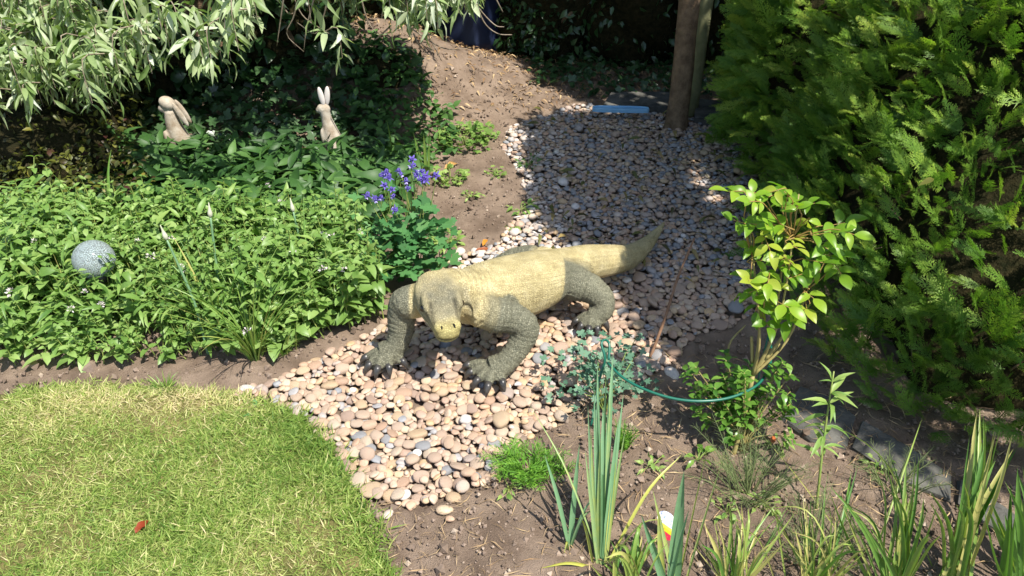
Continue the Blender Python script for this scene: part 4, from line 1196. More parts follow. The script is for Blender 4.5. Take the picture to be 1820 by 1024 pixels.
# ------------------------------------------------------------------ planting on the bed side
NETTLE = np.array([at(-120, 652)[:2], at(0, 655)[:2], at(150, 652)[:2], at(300, 652)[:2], at(345, 640)[:2], at(400, 638)[:2], at(470, 640)[:2], at(560, 625)[:2], at(640, 598)[:2], at(680, 575)[:2], (-.40, 2.08), (-.52, 2.2), (-.58, 2.45), (-.8, 2.5), (-1.2, 2.5), (-1.9, 2.55)])
def build_nettles():
    n = 950
    x = rng.uniform(-2.0, -.3, 9000); y = rng.uniform(1.75, 2.6, 9000)
    k = inside(NETTLE, x, y); x = x[k][:n]; y = y[k][:n]; n = len(x)
    e = edge_dist(NETTLE, x, y)
    front = np.clip((y - (NETTLE[:9, 1].mean() - .03)) / .22, 0, 1)
    h = (0.09 + 0.15 * front) * rng.uniform(.7, 1.2, n) + .045 * vnoise(x, y, .18, 81) + .02
    leafs = [leaf(.62, 4, .25, .16, .75, .36, serr=.06), leaf(.58, 4, .45, .2, .75, .35, serr=.06), leaf(.66, 4, .12, .12, .75, .38, serr=.06)]
    acc = Acc(); st = Acc()
    for i in range(n):
        b = np.array([x[i], y[i], float(gz(x[i], y[i]))])
        lean = np.array([rng.normal(0, .18), rng.normal(-.12, .18), 1.0]); tip = b + lean * h[i]
        P = spline([b, b + lean * h[i] * .5 + rng.normal(0, .006, 3), tip], 5)
        v, f = tube(P, np.linspace(.0022, .0014, 5), 4, cap=False); st.raw(v, f, .4)
        lv = max(3, int(h[i] / .034))
        a0 = rng.uniform(0, 3)
        pos, ax, nr, sz = [], [], [], []
        for j in range(lv):
            t = 1 - j / (lv + .3)
            p = b + (tip - b) * t
            for s in (0, math.pi):
                a = a0 + j * math.pi / 2 + s + rng.normal(0, .25)
                o = np.array([math.cos(a), math.sin(a), rng.uniform(-.25, .4) + (.35 if j == 0 else 0)])
                pos.append(p); ax.append(o); nr.append(np.array([0, 0, 1]) + rng.normal(0, .22, 3)); sz.append((.020 + .012 * min(j, 2)) * rng.uniform(.65, 1.4))
        pos, ax, nr = map(np.array, (pos, ax, nr))
        V, F = leafs[i % 3]
        ti = np.clip(.52 + .26 * vnoise(x[i], y[i], .22, 83) + rng.normal(0, .15, len(pos)) + (.12 if h[i] < .15 else 0) + (.45 if rng.random() < .06 else 0), 0, 1)
        acc.many(V, F, frames(pos, ax, nr, np.array(sz) * (1 + .32 * vnoise(x[i], y[i], .16, 84))), ti)
    o = acc.build('nettle_bed', M['nettle']); tag(o, 'thick bed of light green nettle-like leaves beside the lawn', 'ground cover', kind='stuff')
    s = st.build('stems', M['green_stem'], o); s['kind'] = 'stuff'
    # small white flower heads among the leaves
    fl = Acc(); lv = leaf(.5, 2, .3, .2)
    for i in range(14):
        d = rand_dirs(1, -.1, 1)[0]; fl.many(lv[0], lv[1], frames(np.array([d * .006]), np.array([d]), rand_dirs(1), .009), [rng.random()])
    fv = np.concatenate(fl.V); ff = np.concatenate(fl.F[4])
    ms = make_mesh('flower_head', fv, [ff], np.concatenate(fl.T)); ms.materials.append(M['white_petal'])
    for (px, py) in [(268, 455), (322, 475), (590, 422), (305, 425), (325, 480), (126, 550), (178, 542), (440, 590), (575, 480), (470, 425), (520, 448), (612, 480), (390, 360), (500, 360), (150, 520), (245, 430), (575, 418), (475, 330), (640, 412), (60, 430), (20, 520)]:
        p = at(px, py, .29 if py < 500 else .24)
        q = bpy.data.objects.new('flower_head', ms); col.objects.link(q); q.parent = o
        q.location = p; q.rotation_euler = (rng.normal(0, .4), rng.normal(0, .4), rng.uniform(0, 6)); s_ = rng.uniform(.7, 1.2); q.scale = (s_,) * 3
build_nettles()

def ground_cover(name, label, region, n, temps, mat, size, hgt, tint, cat='ground cover', upright=.3, seed=0):
    x0, y0 = region.min(0); x1, y1 = region.max(0)
    x = rng.uniform(x0, x1, n * 4); y = rng.uniform(y0, y1, n * 4)
    k = inside(region, x, y); x = x[k][:n]; y = y[k][:n]; n = len(x)
    hh = hgt * (1 + .35 * vnoise(x, y, .3, 90 + seed))
    z = gz(x, y) + rng.uniform(.1, 1, n) ** .6 * hh
    a = rng.uniform(0, 6.28, n)
    ax = unit(np.stack([np.cos(a), np.sin(a) - .35, rng.normal(upright, .4, n)], 1))
    nor = unit(np.array([0, -.25, 1]) + rng.normal(0, .35, (n, 3)))
    acc = Acc(); s = rng.uniform(size[0], size[1], n); Mx = frames(np.stack([x, y, z], 1), ax, nor, s)
    t = np.clip(rng.normal(tint, .2, n) + .15 * vnoise(x, y, .25, 95 + seed), 0, 1)
    for j, (V, F) in enumerate(temps):
        r = np.arange(n) % len(temps) == j; acc.many(V, F, Mx[r], t[r])
    o = acc.build(name, mat); tag(o, label, cat, kind='stuff')
    return o
ground_cover('upright_weeds', 'narrow-leaved upright weeds mixed through the light green bed', NETTLE, 900, [leaf(.24, 4, .3, .2), leaf(.18, 4, .5, .2), leaf(.3, 4, .15, .2)], M['weed'], (.035, .075), .24, .5, upright=.75, seed=9)
ground_cover('broad_leaf_cover', 'dark green lance-leaved ground cover in front of the rabbit statues',
             np.array([(-1.75, 2.55), (-.55, 2.45), (-.45, 2.8), (-.42, 3.15), (-.6, 3.25), (-.9, 3.2), (-1.35, 3.3), (-1.6, 3.2), (-1.85, 3.3)]), 2300, [leaf(.34, 5, .35, .2), leaf(.30, 5, .15, .25), leaf(.4, 5, .5, .15)], M['broad'], (.06, .12), .14, .55)
ground_cover('bronze_ground_cover', 'dark bronze and olive small-leaved undergrowth below the drooping tree',
             np.array([(-2.6, 2.6), (-1.35, 2.55), (-1.45, 2.92), (-1.75, 3.05), (-1.85, 3.9), (-2.8, 3.9)]), 5200, [leaf(.5, 3, .2, .15), leaf(.6, 3, .1, .1)], M['berberis'], (.018, .036), .24, .5, seed=2)
ground_cover('edge_weeds', 'patch of dim green weeds along the foot of the soil bank',
             np.array([(-.75, 3.5), (-.42, 3.15), (-.25, 3.5), (-.3, 3.85), (-.6, 4.15), (-.85, 4.1)]), 600, [leaf(.5, 4, .3, .15, serr=.15), leaf(.6, 4, .1, .1)], M['broad'], (.03, .06), .09, .75, seed=4)

ground_cover('shade_cover', 'dark low ivy and dead leaves on the shaded soil beyond the pebbles',
             np.array([(.12, 4.35), (.6, 4.25), (1.3, 4.3), (1.3, 5.2), (.1, 5.2)]), 900, [lobed(3, .35), leaf(.5, 4, .3, .2)], M['ivy'], (.035, .065), .05, .5, seed=7)
ground_cover('ivy_cover', 'deep green ivy leaves covering the shaded soil around the rabbit statues',
             np.array([(-2.4, 3.3), (-1.4, 3.38), (-.9, 3.28), (-.6, 3.3), (-.62, 3.7), (-.85, 4.1), (-1.0, 4.5), (-2.6, 4.5)]), 2200, [lobed(3, .35), lobed(5, .4)], M['ivy'], (.05, .085), .09, .6, seed=6)

# litter on the bank, crumbs on the soil
def build_litter():
    n = 4200
    x = rng.uniform(-1.0, .95, n); y = 3.7 + 1.9 * rng.random(n) ** .6
    pe = inside(PEB, x, y); k = ~pe; x = x[k]; y = y[k]; n = len(x)
    acc = Acc(); V, F = leaf(.28, 3, .5, .3)
    acc.many(V, F, frames(np.stack([x, y, gz(x, y) + rng.uniform(.004, .025, n)], 1), rand_dirs(n, -.12, .2), unit(np.array([0, 0, 1.]) + rng.normal(0, .45, (n, 3))), rng.uniform(.012, .045, n)), rng.beta(1.6, 1.6, n))
    o = acc.build('leaf_litter', M['litter']); tag(o, 'dry brown leaves and straw scattered over the soil bank', 'leaf litter', kind='stuff')
    n = 17000
    x = rng.uniform(-1.8, 1.6, n); y = 0.95 + 3.4 * rng.random(n) ** 1.6
    k = ~inside(PEB, x, y) & ~inside(LAWN, x, y); x = x[k]; y = y[k]; n = len(x)
    V = np.array([(1, 0, 0), (-1, 0, 0), (0, 1, 0), (0, -1, 0), (0, 0, 1), (0, 0, -1)], float) * (1 + rng.normal(0, .2, (6, 1))); F = np.array([(0, 2, 4), (2, 1, 4), (1, 3, 4), (3, 0, 4), (2, 0, 5), (1, 2, 5), (3, 1, 5), (0, 3, 5)])
    s = rng.gamma(2.0, .0016, n) + .0015
    Mx = frames(np.stack([x, y, gz(x, y) + s * .3 + .003], 1), rand_dirs(n), rand_dirs(n), s)
    acc = Acc().many(V, F, Mx, np.clip(rng.beta(2, 3, n), 0, 1))
    o = acc.build('soil_crumbs', M['crumb'], smooth=False); tag(o, 'crumbs of soil and grit on the bare beds', 'soil', kind='stuff')
    n = 2600
    x = rng.uniform(-.4, 1.3, n); y = rng.uniform(1.0, 1.9, n); k = ~inside(PEB, x, y) & ~inside(LAWN, x, y); x = x[k]; y = y[k]; n = len(x)
    V, F = leaf(.05, 2, .3, .3)
    acc = Acc().many(V, F, frames(np.stack([x, y, gz(x, y) + .01], 1), rand_dirs(n, -.05, .15), rand_dirs(n), rng.uniform(.015, .06, n)), rng.uniform(.5, 1, n))
    o = acc.build('dry_stalks', M['litter']); tag(o, 'dry straw bits strewn on the soil near the strap leaves', 'leaf litter', kind='stuff')
build_litter()
# ------------------------------------------------------------------ rabbit statues
M['rabbit'] = plain('weathered_stone', (0.26, 0.20, 0.14), 0.85, 0.2, c2=(0.44, 0.39, 0.32), scale=18, bump=.003, bscale=110)
def build_rabbits():
    ico, icf = icosphere(2)
    # crouching upright rabbit with ears laid down its back, facing away to the side
    b = at(326, 276, .10); b[2] = float(gz(b[0], b[1]))
    root = empty('rabbit_statue', b); tag(root, 'stone rabbit statue with ears laid back, under the drooping leaves', 'statue', 'rabbit statues in the bed')
    a = Acc()
    def E(x, y, z, rx, ry, rz, tilt=0.0):
        W = ico * np.array([rx, ry, rz])
        c, s = math.cos(tilt), math.sin(tilt)
        W = np.stack([W[:, 0] * c + W[:, 2] * s, W[:, 1], -W[:, 0] * s + W[:, 2] * c], 1)
        a.raw(W + b + np.array([x, y, z]), icf)
    a.raw(*loft([tuple(b + [.040, 0, .0]) + (.042, .042, 2), tuple(b + [.026, 0, .07]) + (.046, .048, 2), tuple(b + [.002, 0, .15]) + (.042, .044, 2), tuple(b + [-.010, 0, .215]) + (.033, .035, 2), tuple(b + [-.010, 0, .275]) + (.025, .027, 2)], 24, 18, up=(0, 1, .01)))
    E(-.012, -.004, .308, .038, .028, .030, .55); E(-.038, -.004, .285, .020, .019, .018)
    E(.035, -.028, .05, .045, .024, .045); E(.035, .028, .05, .045, .024, .045)          # haunches
    E(-.035, -.028, .15, .016, .015, .045, -.25); E(-.035, .028, .15, .016, .015, .045, -.25)   # fore legs
    E(-.055, -.03, .105, .018, .013, .012); E(.085, 0, .03, .028, .026, .026)
    me = fuse(a, .005, 4); me.polygons.foreach_set('use_smooth', np.ones(len(me.polygons), bool))
    obj('body', me, M['rabbit'], root)
    for s in (-1, 1):
        W = ico @ np.diag([.014, .008, .060]); c_, s_ = math.cos(-.42), math.sin(-.42)
        W = np.stack([W[:, 0] * c_ + W[:, 2] * s_, W[:, 1], -W[:, 0] * s_ + W[:, 2] * c_], 1)
        Acc().raw(W + b + [.038, s * .018, .262], icf).build('ear', M['rabbit'], root)
    # sitting rabbit with upright ears
    b = at(592, 266, .08); b[2] = float(gz(b[0], b[1]))
    root = empty('rabbit_statue', b); tag(root, 'slim stone rabbit statue with two upright ears, behind the violet columbine', 'statue', 'rabbit statues in the bed')
    a = Acc()
    a.raw(*loft([tuple(b + [.012, 0, -.01]) + (.044, .046, 2), tuple(b + [.008, 0, .06]) + (.049, .050, 2), tuple(b + [-.002, 0, .13]) + (.036, .038, 2), tuple(b + [-.010, 0, .185]) + (.025, .026, 2), tuple(b + [-.014, 0, .225]) + (.023, .024, 2)], 24, 18, up=(0, 1, .01)))
    E(-.018, 0, .234, .031, .024, .026, .15); E(-.040, 0, .229, .015, .016, .014)
    E(.03, -.03, .045, .05, .025, .042); E(.03, .03, .045, .05, .025, .042)
    E(-.03, -.022, .10, .013, .013, .05, -.1); E(-.03, .022, .10, .013, .013, .05, -.1); E(.068, 0, .03, .025, .022, .024)
    me = fuse(a, .005, 4); me.polygons.foreach_set('use_smooth', np.ones(len(me.polygons), bool))
    obj('body', me, M['rabbit'], root)
    for s in (-1, 1):
        W = ico @ np.diag([.013, .008, .045]); t_ = .14 * s
        W = np.stack([W[:, 0] * math.cos(t_) + W[:, 2] * math.sin(t_), W[:, 1], -W[:, 0] * math.sin(t_) + W[:, 2] * math.cos(t_)], 1)
        Acc().raw(W + b + [-.008 + s * .012, s * .005, .292], icf).build('ear', plain('pale_ear_stone', (0.55, 0.5, 0.47), 0.85, 0.2), root)
build_rabbits()

# ------------------------------------------------------------------ crackle glass globe light
def build_globe():
    c = at(167, 461, .265); r = .062
    g = float(gz(c[0], c[1]))
    root = empty('globe_light', (c[0], c[1], g)); tag(root, 'crackled glass globe garden light standing among the nettle-like leaves', 'garden light')
    ico, icf = icosphere(4)
    m, t, b, out = new_mat('crackle_glass')
    tc = N(t, 'ShaderNodeTexCoord')
    vo = N(t, 'ShaderNodeTexVoronoi', Scale=190.0); vo.feature = 'DISTANCE_TO_EDGE'; t.links.new(tc.outputs['Object'], vo.inputs['Vector'])
    mr = N(t, 'ShaderNodeMapRange'); mr.inputs['From Max'].default_value = .10; t.links.new(vo.outputs['Distance'], mr.inputs['Value'])
    bp = N(t, 'ShaderNodeBump', Strength=1.0, Distance=.004); t.links.new(mr.outputs[0], bp.inputs['Height']); t.links.new(bp.outputs['Normal'], b.inputs['Normal'])
    b.inputs['Base Color'].default_value = (.80, .88, .87, 1); b.inputs['Roughness'].default_value = .12
    b.inputs['Transmission Weight'].default_value = .55; b.inputs['IOR'].default_value = 1.3
    n2 = N(t, 'ShaderNodeTexNoise', Scale=30.0, Detail=4.0); t.links.new(tc.outputs['Object'], n2.inputs['Vector'])
    cc = ramp(t, [(0.0, (.92, .95, .95)), (0.6, (.62, .74, .74))], mr.outputs[0]); t.links.new(cc, b.inputs['Base Color'])
    Acc().raw(ico * r * np.array([1, 1, .97]) + c, icf).build('globe', m, root)
    dark = plain('black_plastic', (.02, .02, .02), .4, .4)
    a = np.arange(20) * 2 * math.pi / 20
    prof = [(.010, -.115), (.014, -.085), (.034, -.075), (.040, -.058), (.040, -.046), (.030, -.042)]
    V = np.concatenate([np.c_[c[0] + q * np.cos(a), c[1] + q * np.sin(a), np.full(20, c[2] + z)] for q, z in prof])
    q = [(i * 20 + j, i * 20 + (j + 1) % 20, (i + 1) * 20 + (j + 1) % 20, (i + 1) * 20 + j) for i in range(5) for j in range(20)]
    obj('collar', make_mesh('collar', V, [np.array(q)]), dark, root)
    v, f = tube([(c[0], c[1], g - .05), (c[0], c[1], c[2] - .1)], [.007, .008], 8)
    Acc().raw(v, f).build('stake', dark, root)
build_globe()

# ------------------------------------------------------------------ allium scapes, grass tufts, iris blades on the bed side
def scape(base, tip, bow, label, bud=.045, r=.0045):
    root = empty('allium_plant', base); tag(root, label, 'plant', 'budding alliums in the bed')
    P = spline([base, (np.array(base) + tip) / 2 + bow, tip], 14)
    v, f = tube(P, np.linspace(r * 1.2, r * .7, 14), 7)
    st = Acc().raw(v, f).build('stem', M['leek'], root)
    d = unit(P[-1] - P[-2]); L = bud
    S = np.array([P[-1] - d * .002, P[-1] + d * L * .15, P[-1] + d * L * .35, P[-1] + d * L * .6, P[-1] + d * L])
    v, f = tube(spline(S, 10), np.interp(np.linspace(0, 1, 10), [0, .25, .45, 1], [.004, .0078, .007, .0008]), 8)
    Acc().raw(v, f).build('bud', plain('bud_sheath', (.34, .36, .25), .6, .3, c2=(.45, .44, .34), scale=60), st)
scape(at(372, 636), at(296, 425, .40), np.array([.015, 0, 0]), 'tall leaning allium with pale bud, between globe light and grass tuft')
scape(at(408, 605), at(374, 385, .42), np.array([-.005, 0, .0]), 'tall allium with slim bud rising beside the dark undergrowth')
scape(at(556, 545), at(521, 375, .33), np.array([.004, 0, .0]), 'shorter allium with pale bud in the middle of the green bed')

def clump(name, label, base, n, L, W, spread, mat, tint, cat='plant', group=None, bend=(.3, 1.2), seed=0, lean=(0, 0), part='leaf', fold=.25, jit=.02):
    b = np.array(base, float); b[2] = float(gz(b[0], b[1])) if not inside(PEB, b[:1], b[1:2])[0] else 0.0
    root = empty(name, b); tag(root, label, cat, group)
    r = random.Random(seed + 100)
    for i in range(n):
        a = r.uniform(0, 6.283); s = r.random() ** .7 * spread
        d = np.array([math.cos(a) * s + lean[0], math.sin(a) * s + lean[1], 1.0])
        v, f = strap(b + np.array([math.cos(a), math.sin(a), 0]) * r.uniform(0, jit) + [0, 0, -.005], d, r.uniform(*L), r.uniform(*W), r.uniform(*bend), 9, fold, droop_dir=np.array([math.cos(a), math.sin(a), 0]), twist=r.uniform(-.7, .7))
        random.seed(seed * 31 + i)
        Acc().raw(v, f, min(1, max(0, r.gauss(tint, .2)))).build(part, mat, root)
    return root

clump('grass_tuft', 'tuft of fine arching grass growing from the nettle-like bed', at(455, 640), 80, (.18, .42), (.004, .008), .55, M['strap'], .62, 'grass', 'grass tufts in the bed', seed=1)
clump('grass_tuft', 'bright tuft of grass behind the leaning allium', at(400, 610), 60, (.2, .42), (.004, .007), .4, M['strap'], .6, 'grass', 'grass tufts in the bed', seed=2)
clump('grass_tuft', 'short grass tuft at the front edge of the bed beside the pebbles', at(505, 632), 45, (.06, .16), (.003, .006), .8, M['strap'], .7, 'grass', 'grass tufts in the bed', seed=3)
clump('grass_tuft', 'green grass tuft growing over the lawn edge onto the soil', at(295, 694), 50, (.03, .07), (.003, .005), .9, M['strap'], .55, 'grass', 'grass tufts in the bed', seed=4)
clump('grass_tuft', 'loose tall grass blades rising in the middle of the green bed', at(560, 560), 40, (.2, .38), (.003, .006), .35, M['strap'], .6, 'grass', 'grass tufts in the bed', seed=14)
clump('grass_tuft', 'tall grass blades beside the columbine leaves', at(630, 570), 36, (.16, .32), (.003, .006), .4, M['strap'], .6, 'grass', 'grass tufts in the bed', seed=15)
clump('grass_tuft', 'thin grass blades under the globe light', at(150, 590), 36, (.16, .32), (.003, .006), .4, M['strap'], .6, 'grass', 'grass tufts in the bed', seed=16)
clump('iris_plant', 'pair of upright green iris blades behind the violet columbine', at(760, 330, .0), 3, (.24, .28), (.016, .022), .12, M['strap'], .5, 'plant', None, (0, .1), seed=5)
clump('iris_plant', 'lone iris blade beside the slim rabbit statue', at(700, 300, .0), 1, (.20, .22), (.012, .014), .1, M['strap'], .6, 'plant', None, (.1, .5), seed=6)
clump('iris_plant', 'broad bent leaf lying across the back of the bed near the globe light', at(215, 470, .0), 2, (.38, .42), (.020, .026), .35, M['strap'], .5, 'plant', None, (.5, .9), seed=8, lean=(-.35, .0))

# ------------------------------------------------------------------ columbine with violet flowers
def build_columbine():
    b = at(735, 505); root = empty('columbine_plant', b); tag(root, 'columbine with violet flowers and lobed blue-green leaves beside the statue', 'plant')
    Ms, ts = [], []
    n = 300
    for i in range(n):
        px = np.clip(rng.normal(724, 36), 640, 796); py = rng.normal(432, 36)
        if py > 500: py = 500 - rng.random() * 40
        z = np.interp(py, [365, 500], [.30, .06]) + rng.normal(0, .025)
        p = at(px, py, max(.05, z))
        d = p - b; d[2] = 0
        ax = unit(np.array([[d[0] * 1.5 + rng.normal(0, .5), d[1] - .2 + rng.normal(0, .5), rng.uniform(-.1, .3)]]))
        Ms.append(frames(np.array([p]), ax, unit(np.array([[rng.normal(0, .25), -.35 + rng.normal(0, .25), 1]])), rng.uniform(.036, .066))[0]); ts.append(np.clip(rng.normal(.55, .22), 0, 1))
    part_leaves(root, 'leaf', [lobed(3), lobed(3, .45), lobed(5, .3)], Ms, ts, M['columbine'], 300, 'foliage')
    lv = leaf(.42, 4, .25, .1, .8, .5)
    fl = Acc()
    for i in range(5):
        a = i * 1.2566
        d = np.array([[math.cos(a), math.sin(a), .35]])
        fl.many(lv[0], lv[1], frames(np.zeros((1, 3)), d, np.array([[0, 0, 1.]]), .022), [.35])
        d2 = np.array([[math.cos(a + .63) * .5, math.sin(a + .63) * .5, -.8]])
        fl.many(lv[0], lv[1], frames(np.array([[0, 0, .002]]), -d2 * [1, 1, -1], rand_dirs(1), .013), [.95])
        v, f = tube(spline([(math.cos(a + .63) * .003, math.sin(a + .63) * .003, .002), (math.cos(a + .63) * .007, math.sin(a + .63) * .007, .011), (math.cos(a + .63) * .003, math.sin(a + .63) * .003, .019)], 5), [.0028, .0022, .0018, .0016, .002], 5); fl.raw(v, f, .3)
    me = make_mesh('flower', np.concatenate(fl.V), [np.concatenate(x) for x in fl.F.values()], np.concatenate(fl.T)); me.materials.append(M['petal'])
    spots = [(733, 283), (730, 296), (682, 310), (690, 318), (708, 306), (714, 312), (738, 308), (742, 315), (750, 318), (755, 322), (722, 324), (776, 312), (682, 330), (697, 338), (652, 350), (668, 358), (676, 354), (697, 351), (723, 335), (686, 308), (758, 314), (664, 352), (747, 305), (700, 372)]
    inv = world_of(root).inverted()
    for px, py in spots:
        z = np.interp(py, [283, 375], [.46, .33]); p = at(px, py, z)
        o = bpy.data.objects.new('flower', me); col.objects.link(o); o.parent = root; o.matrix_parent_inverse = inv
        o.location = p; o.rotation_euler = (rng.normal(.3, .5) + .4, rng.normal(0, .5), rng.uniform(0, 6)); s = rng.uniform(.65, 1.0); o.scale = (s,) * 3
        v, f = tube(spline([b + rng.normal(0, .02, 3) * [1, 1, 0] + [0, 0, .05], (b * .35 + p * .65) + rng.normal(0, .012, 3), p], 9), np.linspace(.002, .001, 9), 4)
        Acc().raw(v, f).build('stem', M['green_stem'], root)
build_columbine()

# ------------------------------------------------------------------ small weeds
def weed(label, px, py, n, size, w, h, mat='weed', name='weed', tint=.55, serr=.15, seed=0, cat='weed', group='small weeds on the soil', lob=False, z=None, parts=True):
    b = at(px, py); b[2] = float(gz(b[0], b[1])) if z is None else z
    root = empty(name, b); tag(root, label, cat, group)
    a = rng.uniform(0, 6.28, n); r = np.sqrt(rng.random(n)) * w
    pos = np.stack([b[0] + r * np.cos(a), b[1] + r * np.sin(a), b[2] + .006 + rng.random(n) * h * (1 - .5 * r / w)], 1)
    ax = unit(np.stack([np.cos(a), np.sin(a), rng.normal(.3, .35, n)], 1) + rng.normal(0, .35, (n, 3)))
    Mx = frames(pos, ax, unit(np.array([0, -.1, 1.]) + rng.normal(0, .3, (n, 3))), rng.uniform(size[0], size[1], n))
    temps = [lobed(5, .45), lobed(3, .4)] if lob else [leaf(.5, 5, .25, .15, serr=serr), leaf(.4, 5, .4, .2, serr=serr)]
    part_leaves(root, 'leaf', temps, Mx, np.clip(rng.normal(tint, .2, n), 0, 1), M[mat], 300, 'foliage')
    st = Acc()
    for i in range(min(10, n)):
        p = pos[i]; v, f = tube(spline([b, (b + p) / 2 + [0, 0, .006], p], 5), np.linspace(.0018, .001, 5), 4); st.raw(v, f)
    s = st.build('stem', M['green_stem'], root); s['kind'] = 'stuff'
    return root
weed('leafy pale green weed at the foot of the soil bank beside pebbles', 825, 262, 170, (.022, .045), .115, .12, lob=True)
weed('second leafy weed, smaller, between the bank weed and the pebble edge', 862, 250, 60, (.02, .04), .06, .07, lob=True)
weed('tiny weed on the lit soil strip below the leafy bank weed', 880, 312, 26, (.018, .032), .045, .03, lob=True)
weed('small weed growing at the pebble edge in front of the shadow line', 940, 295, 26, (.02, .035), .05, .05, mat='broad', tint=.9)
weed('little weed on bare soil beside the columbine, farther pair', 838, 352, 16, (.016, .028), .04, .02)
weed('low weed on soil near the white pebbles behind the statue', 925, 375, 24, (.02, .036), .05, .03)
weed('small bright weed at the pebble edge behind the statue', 912, 408, 10, (.018, .03), .025, .02, tint=.8)
weed('yellow-green leafy weed behind the violet flowers', 800, 322, 60, (.022, .04), .07, .06, tint=.8, lob=True)
weed('green weed tucked between columbine and statue', 790, 440, 50, (.02, .04), .06, .06, tint=.75)
weed('dark weed clump on top of the soil bank', 745, 160, 40, (.03, .06), .07, .08, mat='broad', tint=.9, z=.28)
weed('blue-green weed leaf lying on the lawn corner by the pebbles', 462, 742, 12, (.02, .04), .04, .015, mat='columbine', tint=.6)

# feathery plant, fuzzy cone and blue-green plant by the pebble edge
def feathery(label, px, py, n, L, spread, mat, pin, pl, tint, name='feathery_plant', up=.5, thin=.10, seed=0, group=None, off=(0, 0), kind_part='frond'):
    b = at(px, py); b[2] = float(gz(b[0], b[1])); root = empty(name, b); tag(root, label, 'plant', group)
    V, F = leaf(thin, 2, .2, .1)
    for i in range(n):
        a = rng.uniform(0, 6.28); l = rng.uniform(*L); s0 = b + np.array([math.cos(a), math.sin(a), 0]) * rng.uniform(0, spread)
        d = unit(np.array([math.cos(a) * rng.uniform(.2, 1) + off[0], math.sin(a) * rng.uniform(.2, 1) + off[1], up * rng.uniform(.5, 1.5)]))
        e = s0 + d * l
        P = spline([s0, (s0 + e) / 2 + [0, 0, l * .12], e], 8)
        acc = Acc(); v, f = tube(P, np.linspace(.0016, .0006, 8), 4, cap=False); acc.raw(v, f, .5)
        t = np.linspace(.15, 1, pin); k = np.clip((t * 7).astype(int), 0, 6); fr = (t * 7 - k)[:, None]
        pos = P[k] * (1 - fr) + P[k + 1] * fr
        tg = unit(np.gradient(P, axis=0))[k]
        side = unit(np.cross(tg, [0, 0, 1.])) * np.where(np.arange(pin) % 2, 1, -1)[:, None]
        ax = unit(tg * .7 + side * .8 + rng.normal(0, .25, (pin, 3)) + [0, 0, .1])
        acc.many(V, F, frames(pos, ax, unit(rng.normal(0, .4, (pin, 3)) + [0, 0, 1.]), rng.uniform(pl * .7, pl * 1.2, pin) * (1.1 - .5 * t)), np.clip(rng.normal(tint, .18, pin), 0, 1))
        acc.build(kind_part, M[mat], root)
    return root
feathery('bright green feathery-leaved plant at the lower edge of the pebbles', 935, 838, 60, (.05, .10), .045, 'fern', 22, .026, .5, up=.55, thin=.14)
feathery('small feathery seedling between the feathery plant and the tall leek', 1005, 842, 10, (.04, .07), .012, 'fern', 14, .022, .4, up=.6, thin=.12)
feathery('fuzzy bright green cone-shaped plant in the shade of the rose', 1107, 798, 46, (.05, .085), .012, 'fern', 20, .012, .55, name='fuzzy_plant', up=2.6, thin=.16)
feathery('grey wispy feathery weed spreading over soil below the green shrub', 1330, 880, 46, (.10, .20), .05, 'wisp', 34, .030, .5, name='wispy_plant', up=.8, thin=.035, group='wispy weeds')
feathery('grey wispy feathery weed at the bottom beside the strap leaves', 1440, 985, 34, (.10, .18), .05, 'wisp', 30, .030, .4, name='wispy_plant', up=.9, thin=.035, group='wispy weeds')
feathery('thin wispy weed beside the long edging slab', 1590, 870, 24, (.08, .14), .04, 'wisp', 26, .028, .7, name='wispy_plant', up=.9, thin=.035, group='wispy weeds')

def build_blue_plant():
    b = at(1075, 735); root = empty('blue_green_plant', b); tag(root, 'low blue-green lobed-leaf plant over the pebble edge beneath the green wire', 'plant')
    n = 230; Ms, ts = [], []
    for i in range(n):
        px = np.clip(rng.normal(1072, 44), 970, 1160); py = np.clip(rng.normal(662, 32), 598, 735)
        if px > 1100 and py > 700: continue
        z = np.interp(py, [600, 735], [.20, .05]) * (1 - abs(px - 1072) / 220) + rng.normal(0, .015)
        p = at(px, py, max(.05, z)); d = p - b
        Ms.append(frames(np.array([p]), unit(np.array([[d[0] + rng.normal(0, .1), d[1] + rng.normal(0, .1), rng.normal(.02, .05)]])), unit(np.array([[rng.normal(0, .35), -.2 + rng.normal(0, .35), 1]])), rng.uniform(.018, .034))[0]); ts.append(np.clip(rng.normal(.5, .22), 0, 1))
    part_leaves(root, 'leaf', [lobed(3, .55), lobed(5, .5), lobed(3, .4)], Ms, ts, M['blue_leaf'], 300, 'foliage')
    for i in range(22):
        p = Ms[i * 9][:3, 3]; v, f = tube(spline([b, (b + p) / 2 + [0, 0, .02], p], 7), np.linspace(.002, .001, 7), 4); Acc().raw(v, f).build('stem', M['green_stem'], root)
build_blue_plant()

